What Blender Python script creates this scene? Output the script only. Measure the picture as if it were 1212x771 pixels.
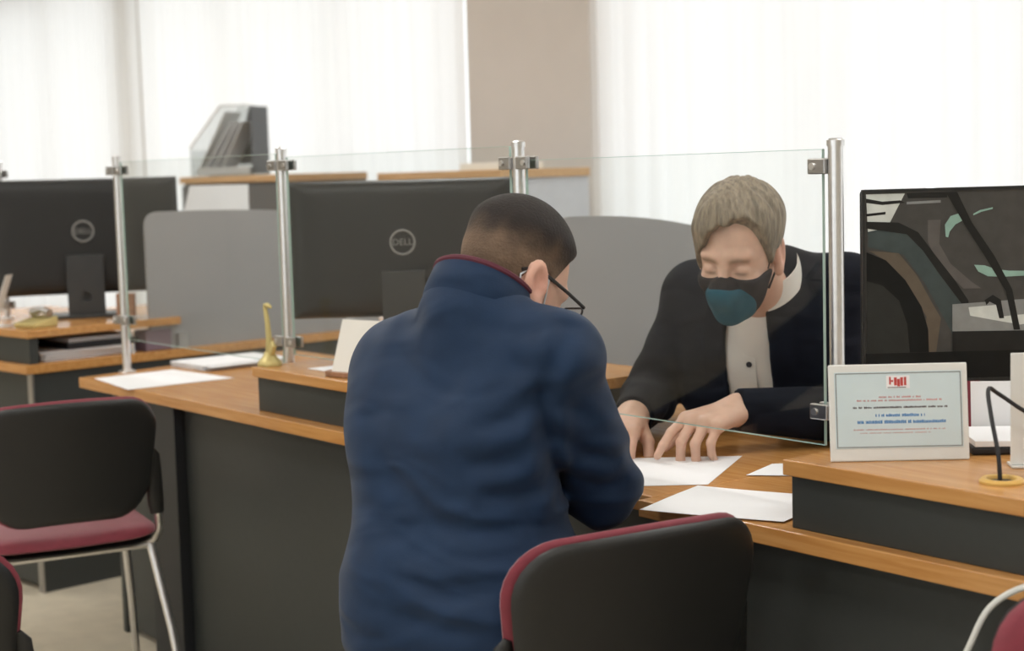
import bpy, bmesh, math, random
import numpy as np
from mathutils import Vector, Matrix, Euler

# ------------------------------------------------------------------ camera
scn = bpy.context.scene
for o in list(bpy.data.objects):
    bpy.data.objects.remove(o)
cam_d = bpy.data.cameras.new('camera')
cam = bpy.data.objects.new('camera', cam_d)
scn.collection.objects.link(cam)
cam_d.sensor_width = 36.0
cam_d.lens = 1900.0 / 1212.0 * 36.0
cam.location = (0, 0, 1.32)
cam.rotation_euler = (Matrix.Rotation(math.radians(90 - 5.43), 3, 'X') @ Matrix.Rotation(math.radians(-1.6), 3, 'Z')).to_euler()
cam_d.clip_start = 0.05
cam_d.dof.use_dof = True
cam_d.dof.focus_distance = 2.8
cam_d.dof.aperture_fstop = 4.0
scn.camera = cam

# ------------------------------------------------------------------ world, exposure
world = bpy.data.worlds.new('overcast_sky')
scn.world = world
world.use_nodes = True
bg = world.node_tree.nodes['Background']
bg.inputs[0].default_value = (0.97, 0.985, 1.0, 1)
bg.inputs[1].default_value = 1.62
scn.view_settings.view_transform = 'Standard'
scn.view_settings.look = 'None'
scn.view_settings.gamma = 1.0
scn.view_settings.use_curve_mapping = False
scn.view_settings.exposure = 0.0
LAMP_STRENGTH = 17.0

# ------------------------------------------------------------------ helpers
random.seed(4)
rng = np.random.default_rng(7)
COL = scn.collection
ANG = math.radians(52.3)                    # the counter row runs at this angle to the view
UX, UY = math.cos(ANG), -math.sin(ANG)
VX, VY = math.sin(ANG), math.cos(ANG)
OX, OY = 0.384, 2.498
ROW = -ANG
def K(u, v, z=0.0):
    """point in counter coordinates (u along the row, v across it to the clerks' side)"""
    return Vector((OX + u*UX + v*VX, OY + u*UY + v*VY, z))

def srgb(r, g, b):
    f = lambda c: (c/255/12.92) if c/255 <= 0.04045 else ((c/255+0.055)/1.055)**2.4
    return (f(r), f(g), f(b))

M = {}
def mat(name, col, rough=0.5, metal=0.0, spec=0.5, var=0.12, nscale=30.0, bump=0.0, bscale=200.0, stretch=(1, 1, 1), coat=0.0, sheen=0.0, sss=0.0, attr=None, emit=None, wrinkle=None):
    m = bpy.data.materials.new(name); m.use_nodes = True
    nt = m.node_tree; b = nt.nodes['Principled BSDF']
    b.inputs['Roughness'].default_value = rough
    b.inputs['Metallic'].default_value = metal
    b.inputs['Specular IOR Level'].default_value = spec
    b.inputs['Coat Weight'].default_value = coat
    b.inputs['Coat Roughness'].default_value = 0.12
    b.inputs['Sheen Weight'].default_value = sheen
    if sss:
        b.inputs['Subsurface Weight'].default_value = sss
        b.inputs['Subsurface Radius'].default_value = (0.012, 0.005, 0.003)
        b.inputs['Subsurface Scale'].default_value = 0.6
    tc = nt.nodes.new('ShaderNodeTexCoord'); mp = nt.nodes.new('ShaderNodeMapping')
    mp.inputs['Scale'].default_value = stretch
    nt.links.new(tc.outputs['Object'], mp.inputs['Vector'])
    nz = nt.nodes.new('ShaderNodeTexNoise'); nz.inputs['Scale'].default_value = nscale; nz.inputs['Detail'].default_value = 4
    nt.links.new(mp.outputs[0], nz.inputs['Vector'])
    rp = nt.nodes.new('ShaderNodeMapRange'); rp.inputs[1].default_value = 0.25; rp.inputs[2].default_value = 0.75
    rp.inputs[3].default_value = 1 - var; rp.inputs[4].default_value = 1 + var
    nt.links.new(nz.outputs['Fac'], rp.inputs[0])
    mx = nt.nodes.new('ShaderNodeVectorMath'); mx.operation = 'SCALE'
    if attr:
        at = nt.nodes.new('ShaderNodeAttribute'); at.attribute_name = attr
        nt.links.new(at.outputs['Color'], mx.inputs[0])
    else:
        mx.inputs[0].default_value = col
    nt.links.new(rp.outputs[0], mx.inputs['Scale'])
    nt.links.new(mx.outputs[0], b.inputs['Base Color'])
    if bump:
        n2 = nt.nodes.new('ShaderNodeTexNoise'); n2.inputs['Scale'].default_value = bscale; n2.inputs['Detail'].default_value = 3
        nt.links.new(mp.outputs[0], n2.inputs['Vector'])
        bp = nt.nodes.new('ShaderNodeBump'); bp.inputs['Strength'].default_value = bump; bp.inputs['Distance'].default_value = 0.004
        nt.links.new(n2.outputs['Fac'], bp.inputs['Height']); nt.links.new(bp.outputs[0], b.inputs['Normal'])
    if wrinkle:
        mp2 = nt.nodes.new('ShaderNodeMapping'); mp2.inputs['Rotation'].default_value = (0.3, 0.5, 0.4); mp2.inputs['Scale'].default_value = (1, 1, 2.2)
        nt.links.new(tc.outputs['Object'], mp2.inputs['Vector'])
        n3 = nt.nodes.new('ShaderNodeTexNoise'); n3.inputs['Scale'].default_value = wrinkle[0]; n3.inputs['Detail'].default_value = 1.0; n3.inputs['Distortion'].default_value = 0.5
        nt.links.new(mp2.outputs[0], n3.inputs['Vector'])
        b2 = nt.nodes.new('ShaderNodeBump'); b2.inputs['Strength'].default_value = 1.0; b2.inputs['Distance'].default_value = wrinkle[1]
        nt.links.new(n3.outputs['Fac'], b2.inputs['Height'])
        if bump: nt.links.new(bp.outputs[0], b2.inputs['Normal'])
        nt.links.new(b2.outputs[0], b.inputs['Normal'])
    if emit:
        b.inputs['Emission Color'].default_value = (*emit[:3], 1); b.inputs['Emission Strength'].default_value = emit[3]
    M[name] = m
    return m

def wood_mat(name, c1, c2, rough=0.23):
    m = bpy.data.materials.new(name); m.use_nodes = True
    nt = m.node_tree; b = nt.nodes['Principled BSDF']; b.inputs['Roughness'].default_value = rough
    tc = nt.nodes.new('ShaderNodeTexCoord'); mp = nt.nodes.new('ShaderNodeMapping'); mp.inputs['Scale'].default_value = (1.2, 16, 16)
    nz = nt.nodes.new('ShaderNodeTexNoise'); nz.inputs['Scale'].default_value = 4; nz.inputs['Detail'].default_value = 6; nz.inputs['Distortion'].default_value = 0.6
    cr = nt.nodes.new('ShaderNodeValToRGB'); cr.color_ramp.elements[0].position = 0.3; cr.color_ramp.elements[1].position = 0.72
    cr.color_ramp.elements[0].color = (*c1, 1); cr.color_ramp.elements[1].color = (*c2, 1)
    nt.links.new(tc.outputs['Object'], mp.inputs[0]); nt.links.new(mp.outputs[0], nz.inputs['Vector'])
    nt.links.new(nz.outputs['Fac'], cr.inputs[0]); nt.links.new(cr.outputs[0], b.inputs['Base Color'])
    bp = nt.nodes.new('ShaderNodeBump'); bp.inputs['Strength'].default_value = 0.05; bp.inputs['Distance'].default_value = 0.001
    nt.links.new(nz.outputs['Fac'], bp.inputs['Height']); nt.links.new(bp.outputs[0], b.inputs['Normal'])
    M[name] = m; return m

def glass_mat(name, tint, refl=0.06, rough=0.0):
    m = bpy.data.materials.new(name); m.use_nodes = True
    nt = m.node_tree; nt.nodes.remove(nt.nodes['Principled BSDF']); out = nt.nodes['Material Output']
    tr = nt.nodes.new('ShaderNodeBsdfTransparent'); tr.inputs[0].default_value = (*tint, 1)
    gl = nt.nodes.new('ShaderNodeBsdfGlossy'); gl.inputs['Roughness'].default_value = rough
    lw = nt.nodes.new('ShaderNodeLayerWeight'); lw.inputs[0].default_value = 0.5
    pw = nt.nodes.new('ShaderNodeMath'); pw.operation = 'POWER'; pw.inputs[1].default_value = 5.0
    mr = nt.nodes.new('ShaderNodeMath'); mr.operation = 'MULTIPLY_ADD'; mr.inputs[1].default_value = 0.9; mr.inputs[2].default_value = refl
    nt.links.new(lw.outputs['Facing'], pw.inputs[0]); nt.links.new(pw.outputs[0], mr.inputs[0])
    mx = nt.nodes.new('ShaderNodeMixShader')
    nt.links.new(mr.outputs[0], mx.inputs[0]); nt.links.new(tr.outputs[0], mx.inputs[1]); nt.links.new(gl.outputs[0], mx.inputs[2])
    nt.links.new(mx.outputs[0], out.inputs['Surface'])
    M[name] = m; return m

def curtain_mat(name, col, trans):
    m = bpy.data.materials.new(name); m.use_nodes = True
    nt = m.node_tree; nt.nodes.remove(nt.nodes['Principled BSDF']); out = nt.nodes['Material Output']
    tc = nt.nodes.new('ShaderNodeTexCoord'); mp = nt.nodes.new('ShaderNodeMapping'); mp.inputs['Scale'].default_value = (9, 9, 0.25)
    nz = nt.nodes.new('ShaderNodeTexNoise'); nz.inputs['Scale'].default_value = 1.6; nz.inputs['Detail'].default_value = 3
    cr = nt.nodes.new('ShaderNodeValToRGB')
    cr.color_ramp.elements[0].color = (*[c*0.96 for c in col], 1); cr.color_ramp.elements[1].color = (*col, 1)
    cr.color_ramp.elements[0].position = 0.35; cr.color_ramp.elements[1].position = 0.6
    nt.links.new(tc.outputs['Object'], mp.inputs[0]); nt.links.new(mp.outputs[0], nz.inputs['Vector']); nt.links.new(nz.outputs['Fac'], cr.inputs[0])
    df = nt.nodes.new('ShaderNodeBsdfDiffuse'); tl = nt.nodes.new('ShaderNodeBsdfTranslucent')
    nt.links.new(cr.outputs[0], df.inputs[0]); nt.links.new(cr.outputs[0], tl.inputs[0])
    mx = nt.nodes.new('ShaderNodeMixShader'); mx.inputs[0].default_value = trans
    nt.links.new(df.outputs[0], mx.inputs[1]); nt.links.new(tl.outputs[0], mx.inputs[2])
    nt.links.new(mx.outputs[0], out.inputs['Surface'])
    M[name] = m; return m

wood_mat('beech', srgb(182, 126, 68), srgb(206, 154, 94))
wood_mat('pale_beech', srgb(190, 150, 105), srgb(208, 170, 125), 0.4)
mat('panel_grey', srgb(50, 53, 51), 0.5, var=0.06, nscale=60, bump=0.05, bscale=700)
mat('panel_black', srgb(33, 35, 38), 0.5, var=0.06, nscale=60)
mat('panel_side', srgb(96, 98, 100), 0.5, var=0.05)
mat('chrome', (0.78, 0.77, 0.76), 0.3, 1.0, var=0.04, nscale=80)
mat('steel', (0.46, 0.45, 0.44), 0.3, 1.0, var=0.05, nscale=80)
mat('shell_black', srgb(30, 30, 29), 0.45, var=0.08, nscale=40, bump=0.06, bscale=900)
mat('burgundy', srgb(126, 36, 52), 0.62, var=0.1, nscale=60, bump=0.15, bscale=900, sheen=0.3)
mat('monitor_black', srgb(34, 35, 35), 0.42, var=0.04, nscale=20)
mat('monitor_grey', srgb(58, 60, 61), 0.4, var=0.05)
mat('screen_dark', srgb(14, 15, 16), 0.12, var=0.02)
mat('logo_silver', srgb(140, 140, 138), 0.4, 0.3, var=0.04)
mat('paper', srgb(236, 236, 238), 0.75, var=0.015, nscale=10)
mat('paper_warm', srgb(232, 228, 220), 0.75, var=0.02, nscale=10)
mat('card_blue', srgb(205, 220, 224), 0.5, var=0.05, nscale=8)
mat('ink_red', srgb(190, 70, 66), 0.6); mat('ink_pink', srgb(205, 150, 150), 0.6); mat('ink_grey', srgb(120, 120, 118), 0.6)
mat('ink_blue', srgb(86, 140, 196), 0.6); mat('ink_dark', srgb(90, 80, 84), 0.6)
mat('acrylic_white', srgb(226, 226, 222), 0.25, var=0.02)
mat('brass', srgb(196, 180, 120), 0.4, 0.35, var=0.1)
mat('ring_yellow', srgb(214, 172, 92), 0.35, var=0.05)
mat('rubber', srgb(24, 22, 26), 0.5, var=0.05)
mat('cord_white', srgb(222, 222, 216), 0.45, var=0.03)
mat('partition_grey', srgb(150, 149, 149), 0.32, var=0.03, nscale=5)
mat('cabinet_grey', srgb(92, 92, 94), 0.5, var=0.04)
mat('cabinet_light', srgb(196, 198, 204), 0.45, var=0.03)
mat('wall_paint', srgb(205, 200, 192), 0.8, var=0.03, nscale=6, bump=0.05)
mat('column_paint', srgb(208, 201, 194), 0.8, var=0.03, nscale=4, bump=0.04)
mat('ceiling_paint', srgb(236, 235, 230), 0.9, var=0.02)
mat('floor_vinyl', srgb(196, 186, 166), 0.4, var=0.1, nscale=14, bump=0.02)
mat('frame_white', srgb(228, 228, 226), 0.4, var=0.02)
mat('lamp_diffuser', (0.9, 0.9, 0.88), 0.5, var=0.01, emit=(1.0, 0.985, 0.96, LAMP_STRENGTH))
mat('brown_print', srgb(150, 110, 82), 0.6, var=0.4, nscale=60)
mat('mauve_plastic', srgb(120, 100, 112), 0.5, var=0.06)
glass_mat('clear_glass', (0.98, 0.99, 0.985), 0.025)
glass_mat('window_glass', (0.97, 0.98, 0.98), 0.03)
glass_mat('acrylic_clear', (0.90, 0.91, 0.91), 0.07)
mat('glass_edge', srgb(176, 200, 190), 0.3, var=0.05)
curtain_mat('sheer', (0.96, 0.95, 0.935), 0.62)

def tag(o, label, cat, group=None, kind=None):
    if label: o['label'] = label
    if cat: o['category'] = cat
    if group: o['group'] = group
    if kind: o['kind'] = kind
    return o

def empty(name, loc=(0, 0, 0), rz=0.0, label=None, cat=None, group=None):
    o = bpy.data.objects.new(name, None); COL.objects.link(o)
    o.empty_display_size = 0.05
    o.location = loc; o.rotation_euler = (0, 0, rz)
    return tag(o, label, cat, group)

class MB:
    def __init__(s): s.v = []; s.f = []
    def add(s, vs, fs):
        n = len(s.v); s.v += [tuple(p) for p in vs]; s.f += [tuple(i+n for i in q) for q in fs]; return s
    def box(s, x0, x1, y0, y1, z0, z1):
        return s.add([(x0,y0,z0),(x1,y0,z0),(x1,y1,z0),(x0,y1,z0),(x0,y0,z1),(x1,y0,z1),(x1,y1,z1),(x0,y1,z1)],
                     [(3,2,1,0),(4,5,6,7),(0,1,5,4),(1,2,6,5),(2,3,7,6),(3,0,4,7)])
    def prism(s, poly, h0, h1, fn=None):
        """poly in 2D extruded h0..h1; fn(a, b, h) -> xyz"""
        fn = fn or (lambda a, b, h: (a, b, h))
        n = len(poly)
        vs = [fn(a, b, h0) for a, b in poly] + [fn(a, b, h1) for a, b in poly]
        fs = [tuple(range(n-1, -1, -1)), tuple(range(n, 2*n))] + [(i, (i+1) % n, n+(i+1) % n, n+i) for i in range(n)]
        return s.add(vs, fs)
    def tube(s, pts, r, n=12, closed=False, flat=1.0):
        P = [Vector(p) for p in pts]; m = len(P)
        rs = r if isinstance(r, (list, tuple)) else [r]*m
        vs = []; up = None
        for i in range(m):
            if closed: t = P[(i+1) % m] - P[i-1]
            else: t = P[min(i+1, m-1)] - P[max(i-1, 0)]
            t.normalize()
            if up is None:
                up = Vector((0, 0, 1)) if abs(t.z) < 0.9 else Vector((1, 0, 0))
            a = t.cross(up)
            if a.length < 1e-6: a = t.orthogonal()
            a.normalize(); b = a.cross(t).normalized(); up = b
            for k in range(n):
                an = 2*math.pi*k/n
                vs.append(P[i] + a*(math.cos(an)*rs[i]) + b*(math.sin(an)*rs[i]*flat))
        fs = []
        for i in range(m if closed else m-1):
            j = (i+1) % m
            for k in range(n):
                fs.append((i*n+k, i*n+(k+1) % n, j*n+(k+1) % n, j*n+k))
        if not closed:
            fs.append(tuple(range(n-1, -1, -1))); fs.append(tuple((m-1)*n+k for k in range(n)))
        return s.add(vs, fs)
    def lathe(s, prof, n=24, c=(0, 0, 0)):
        vs = []; m = len(prof)
        for r, z in prof:
            for k in range(n):
                a = 2*math.pi*k/n; vs.append((c[0]+r*math.cos(a), c[1]+r*math.sin(a), c[2]+z))
        fs = [(i*n+k, i*n+(k+1) % n, (i+1)*n+(k+1) % n, (i+1)*n+k) for i in range(m-1) for k in range(n)]
        fs.append(tuple(range(n-1, -1, -1))); fs.append(tuple((m-1)*n+k for k in range(n)))
        return s.add(vs, fs)
    def pad(s, outline, th, fn, rings=8, edge=4.0, back=None):
        """closed cushion over a 2D outline: front bulges by th, back by `back`; fn(a, b, h) -> xyz"""
        n = len(outline); cx = sum(p[0] for p in outline)/n; cy = sum(p[1] for p in outline)/n
        back = th if back is None else back
        vs = []
        ts = [math.sin(0.5*math.pi*(k+1)/rings) for k in range(rings)]
        def layer(sgn, thk):
            base = len(vs)
            vs.append(fn(cx, cy, sgn*thk))
            for t in ts:
                h = thk*max(0.0, 1 - t**edge)**0.5
                for a, b in outline: vs.append(fn(cx+(a-cx)*t, cy+(b-cy)*t, sgn*h))
            return base
        A = layer(1, th); B = layer(-1, back); fs = []
        for base, flip in ((A, False), (B, True)):
            for k in range(n):
                q = (base, base+1+k, base+1+(k+1) % n); fs.append(q if not flip else q[::-1])
            for r in range(rings-1):
                for k in range(n):
                    i0 = base+1+r*n+k; i1 = base+1+r*n+(k+1) % n; j0 = i0+n; j1 = i1+n
                    q = (i0, j0, j1, i1); fs.append(q if not flip else q[::-1])
        for k in range(n):
            i0 = A+1+(rings-1)*n+k; i1 = A+1+(rings-1)*n+(k+1) % n; j0 = i0-A+B; j1 = i1-A+B
            fs.append((i0, j0, j1, i1))
        return s.add(vs, fs)
    def obj(s, name, m, parent=None, bevel=0.0, smooth=False, seg=2):
        me = bpy.data.meshes.new(name); me.from_pydata(s.v, [], s.f)
        bm = bmesh.new(); bm.from_mesh(me); bmesh.ops.recalc_face_normals(bm, faces=bm.faces); bm.to_mesh(me); bm.free()
        me.materials.append(M[m] if isinstance(m, str) else m)
        if smooth:
            me.polygons.foreach_set('use_smooth', [True]*len(me.polygons))
        o = bpy.data.objects.new(name, me); COL.objects.link(o)
        if parent: o.parent = parent
        if bevel:
            b = o.modifiers.new('bevel', 'BEVEL'); b.width = bevel; b.segments = seg; b.limit_method = 'ANGLE'; b.angle_limit = math.radians(50)
        if smooth:
            try:
                e = o.modifiers.new('es', 'EDGE_SPLIT'); e.split_angle = math.radians(42)
            except Exception: pass
        return o

def box(name, m, parent, x0, x1, y0, y1, z0, z1, bevel=0.002):
    return MB().box(x0, x1, y0, y1, z0, z1).obj(name, m, parent, bevel)

def rrect(w, h, r, n=6, cx=0, cy=0):
    """rounded rectangle; r is one radius or four (from lower left, counter-clockwise)"""
    rs = r if isinstance(r, (list, tuple)) else [r]*4
    out = []
    for (sx, sy, a0, q) in ((-1, -1, 180, 0), (1, -1, 270, 1), (1, 1, 0, 2), (-1, 1, 90, 3)):
        rr = rs[q]
        for k in range(n+1):
            a = math.radians(a0 + 90*k/n)
            out.append((cx+sx*(w/2-rr)+rr*math.cos(a), cy+sy*(h/2-rr)+rr*math.sin(a)))
    return out

def densify(poly, d):
    out = []
    for i, (a, b) in enumerate(poly):
        c, e = poly[(i+1) % len(poly)]
        n = max(1, int(math.hypot(c-a, e-b)/d))
        for k in range(n): out.append((a+(c-a)*k/n, b+(e-b)*k/n))
    return out

def smooth_path(pts, n=6):
    P = [Vector(p) for p in pts]; P = [P[0]*2-P[1]] + P + [P[-1]*2-P[-2]]; out = []
    for i in range(1, len(P)-2):
        a, b, c, d = P[i-1], P[i], P[i+1], P[i+2]
        for k in range(n):
            t = k/n
            out.append(0.5*((2*b) + (c-a)*t + (2*a-5*b+4*c-d)*t*t + (3*b-a-3*c+d)*t**3))
    out.append(P[-2]); return out

def copy_tree(o, parent=None):
    c = o.copy(); COL.objects.link(c); c.parent = parent
    for ch in list(o.children): copy_tree(ch, c)
    return c

def text_mesh(body, size, depth, name, m, parent, loc, rot):
    cu = bpy.data.curves.new('t', 'FONT'); cu.body = body; cu.size = size; cu.extrude = depth; cu.align_x = 'CENTER'; cu.align_y = 'CENTER'
    t = bpy.data.objects.new('t', cu); COL.objects.link(t)
    bpy.context.view_layer.update()
    me = bpy.data.meshes.new_from_object(t.evaluated_get(bpy.context.evaluated_depsgraph_get()))
    bpy.data.objects.remove(t); me.name = name
    me.materials.clear(); me.materials.append(M[m])
    o = bpy.data.objects.new(name, me); COL.objects.link(o); o.parent = parent; o.location = loc; o.rotation_euler = rot
    return o

# ------------------------------------------------------------------ the room
def struct(o): o['kind'] = 'structure'; return o
U0, U1, V0, V1, HC = -13.0, 5.0, -5.5, 3.0, 3.0
def room_box(name, m, u0, u1, v0, v1, z0, z1, parent=None):
    o = MB().box(u0, u1, v0, v1, z0, z1).obj(name, m)
    o.location = K(0, 0); o.rotation_euler = (0, 0, ROW)
    return struct(o)
room_box('floor', 'floor_vinyl', U0-.2, U1+.2, V0-.2, V1+.2, -0.1, 0)
room_box('ceiling', 'ceiling_paint', U0-.2, U1+.2, V0-.2, V1+.2, HC, HC+.1)
room_box('wall_left', 'wall_paint', U0-.2, U0, V0-.2, V1+.2, 0, HC)
room_box('wall_right', 'wall_paint', U1, U1+.2, V0-.2, V1+.2, 0, HC)
# window wall behind the clerks: sill, lintel and piers, the beige column proud of it
CL, CR = -4.61, -3.70
def wall_with_openings(name, va, vb, openings, zs, zt, m='wall_paint'):
    mb = MB(); mb.box(U0, U1, va, vb, 0, zs); mb.box(U0, U1, va, vb, zt, HC)
    edges = [U0] + [e for op in openings for e in op] + [U1]
    for a, b in zip(edges[0::2], edges[1::2]): mb.box(a, b, va, vb, zs, zt)
    o = mb.obj(name, m); o.location = K(0, 0); o.rotation_euler = (0, 0, ROW); return struct(o)
back_open = [(-12.6, -8.7), (-8.5, CL), (CR, -.2), (0.0, 4.6)]
wall_with_openings('wall_back', V1, V1+.2, back_open, 0.25, 2.85)
front_open = [(-2.0, 1.3), (1.5, 4.7)]
wall_with_openings('wall_front', V0-.2, V0, front_open, 0.5, 2.8)
room_box('trim_1', 'column_paint', CL, CR, V1-.15, V1, 0, HC)['label'] = 'beige column between the curtained windows'
n = 0
for ops, v, z0, z1 in ((back_open, V1+.1, .25, 2.85), (front_open, V0-.1, .5, 2.8)):
    for a, b in ops:
        n += 1
        w = empty('window_%d' % n, K((a+b)/2, v), ROW); w['kind'] = 'structure'
        h = (b-a)/2
        fr = MB()
        fr.box(-h, h, -.03, .03, z0, z0+.06); fr.box(-h, h, -.03, .03, z1-.06, z1)
        for x in (-h, -h/3-.03, h/3-.03, h-.06): fr.box(x, x+.06, -.03, .03, z0+.06, z1-.06)
        fr.obj('window_frame', 'frame_white', w, 0.004)
        for i in range(3):
            x0 = -h+.06 + i*(2*h/3); x1 = x0 + 2*h/3 - .06
            MB().box(x0-.01, x1+.01, -.006, .006, z0+.05, z1-.05).obj('pane', 'window_glass', w)
# curtains
def curtain(u0, u1, lab, seed, v=V1-.12):
    r = np.random.default_rng(seed)
    nu = int((u1-u0)/.012); zs = [0.02, .5, 1.0, 1.5, 2.0, 2.5, 2.9]
    ph = r.uniform(0, 6, 5)
    us = np.linspace(u0, u1, nu)
    vs = []; fs = []
    for z in zs:
        k = .6 + .4*(1 - z/2.9)
        d = .010*np.sin(us*38+1.6*np.sin(us*6+ph[0])+ph[1]) + .010*np.sin(us*13+ph[2]+z*.25+1.3*np.sin(us*3.1)) + .0015*np.sin(us*95+ph[3])
        for a, b in zip(us, d*k): vs.append((a-(u0+u1)/2, b, z))
    for j in range(len(zs)-1):
        for i in range(nu-1): fs.append((j*nu+i, j*nu+i+1, (j+1)*nu+i+1, (j+1)*nu+i))
    me = bpy.data.meshes.new('curtain_cloth'); me.from_pydata(vs, [], fs); me.materials.append(M['sheer'])
    me.polygons.foreach_set('use_smooth', [True]*len(fs))
    root = empty('curtain', K((u0+u1)/2, v), ROW, lab, 'curtain', 'sheer white curtains along the window wall')
    c = bpy.data.objects.new('cloth', me); COL.objects.link(c); c.parent = root
    MB().tube([(-(u1-u0)/2, 0, 2.93), ((u1-u0)/2, 0, 2.93)], .012, 8).obj('curtain_rail', 'frame_white', root)
curtain(-12.8, -8.36, 'sheer white curtain farthest along the window wall, beyond the seam between two curtains', 1)
curtain(-8.34, -4.66, 'sheer white curtain behind the acrylic brochure holder, beside the beige column', 2)
curtain(-3.68, -1.9, 'sheer white curtain hanging behind the clerk, next to the beige column', 3)
curtain(-1.88, 1.2, 'sheer white curtain behind the monitor with the dark car shapes', 4)
curtain(1.22, 4.8, 'sheer white curtain at the near end of the window wall', 5)
# ceiling light panels
k = 0
for u in (-10, -7.5, -5, -2.5, 0, 2.5):
    for v in (-3.6, -1.2, 1.2):
        l = empty('ceiling_light', K(u, v, HC), ROW, 'square ceiling light panel with a white frame', 'ceiling light', 'ceiling light panels')
        MB().box(-.3, .3, -.3, .3, -.012, -.004).obj('diffuser', 'lamp_diffuser', l)
        fr = MB(); fr.box(-.32, .32, -.32, -.3, -.03, 0); fr.box(-.32, .32, .3, .32, -.03, 0); fr.box(-.32, -.3, -.3, .3, -.03, 0); fr.box(.3, .32, -.3, .3, -.03, 0)
        fr.obj('frame', 'frame_white', l)

# ------------------------------------------------------------------ desks
TT = .75; TH = .03                                   # worktop height and thickness
def desk(label, u0, u1, v0, v1, oblique=0.0, legs=(), panel_from=None, rz=0.0, org=None):
    """front desk; local x along the row, y towards the clerks, origin at the front left corner"""
    o = empty('desk', org if org is not None else K(u0, v0), ROW + rz, label, 'desk')
    w = u1-u0; d = v1-v0
    MB().prism([(0, 0), (w, 0), (w, d), (-oblique, d)], TT-TH, TT).obj('worktop', 'beech', o, .002)
    x0 = .04 if panel_from is None else panel_from
    box('front_panel', 'panel_grey', o, x0+.025, w-.04, .045, .07, .02, TT-TH-.002)
    box('end_panel', 'panel_grey', o, x0, x0+.024, .04, d-.05, 0.0, TT-TH-.001)
    box('end_panel', 'panel_grey', o, w-.039, w-.015, .04, d-.05, 0.0, TT-TH-.001)
    for a, b in legs:
        box('leg', 'panel_black', o, a, b, .012, .0445, 0.0, TT-TH-.002)
    return o
deskA = desk('long beech-topped counter desk with dark panels where the man in the navy jacket sits', -2.80, -.30, .045, .86, .16, legs=((.42, .60),), panel_from=.14)
deskB = desk('beech-topped counter desk carrying the framed certificate and the monitor with dark car shapes', -.298, .78, .01, .86)
D3O = K(-3.24, .055)
# desk beyond the gap, turned a little; origin at its near front corner, so x runs negative
d3 = empty('desk', D3O, ROW + math.radians(6), 'far beech-topped desk beyond the gap, holding the monitor with a printed-paper shelf', 'desk')
d3['label'] = 'far beech-topped desk beyond the aisle gap, with a paper-filled shelf on it'
MB().box(-1.9, 0, 0, 1.75, TT-TH, TT).obj('worktop', 'beech', d3, .002)
box('front_panel', 'panel_grey', d3, -1.86, -.045, .03, .055, .02, TT-TH-.002)
box('end_panel', 'panel_grey', d3, -.04, -.015, .03, 1.7, 0, TT-TH-.001)
box('end_panel', 'panel_grey', d3, -1.885, -1.861, .03, 1.7, 0, TT-TH-.001)
box('edge_strip', 'steel', d3, -.042, -.012, .022, .0295, 0, TT-TH-.002, .001)
# return wing of the middle station, behind the monitor
w2 = empty('desk_wing', K(-1.95, .88), ROW, 'beech side desk under the curved grey partition behind the navy jacket man', 'desk')
MB().box(0, .61, 0, .95, TT-TH, TT).obj('worktop', 'beech', w2, .002)
box('end_panel', 'panel_grey', w2, .57, .595, .03, .92, 0, TT-TH-.001)
box('end_panel', 'panel_grey', w2, .015, .04, .03, .92, 0, TT-TH-.001)

# ------------------------------------------------------------------ raised shelves on the desks
def riser(label, loc, rz, w, d, h=.11, side_inset=.09):
    o = empty('desk_riser', loc, rz, label, 'shelf')
    MB().box(-.008, w+.008, -.012, d, h-.025, h).obj('top_board', 'beech', o, .002)
    box('front_panel', 'panel_grey', o, 0, w, 0, .03, 0, h-.0255)
    box('side_panel', 'panel_grey', o, side_inset, side_inset+.02, .031, d-.02, 0, h-.0255)
    box('side_panel', 'panel_grey', o, w-side_inset-.02, w-side_inset, .031, d-.02, 0, h-.0255)
    return o
r2 = riser('raised beech shelf beside the seated man, carrying a tent card and a brass figurine', K(-1.775, .085, TT), ROW, .84, .60)
rR = riser('raised beech shelf under the framed certificate, with a cable ring in its top', K(.035, .035, TT), ROW, .428, .40)
r3 = riser('raised beech shelf on the far desk, open at the end with papers under it', D3O + Matrix.Rotation(ROW+math.radians(6), 3, 'Z') @ Vector((-.93, .02, TT)), ROW+math.radians(6), .92, .56, side_inset=.42)

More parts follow.
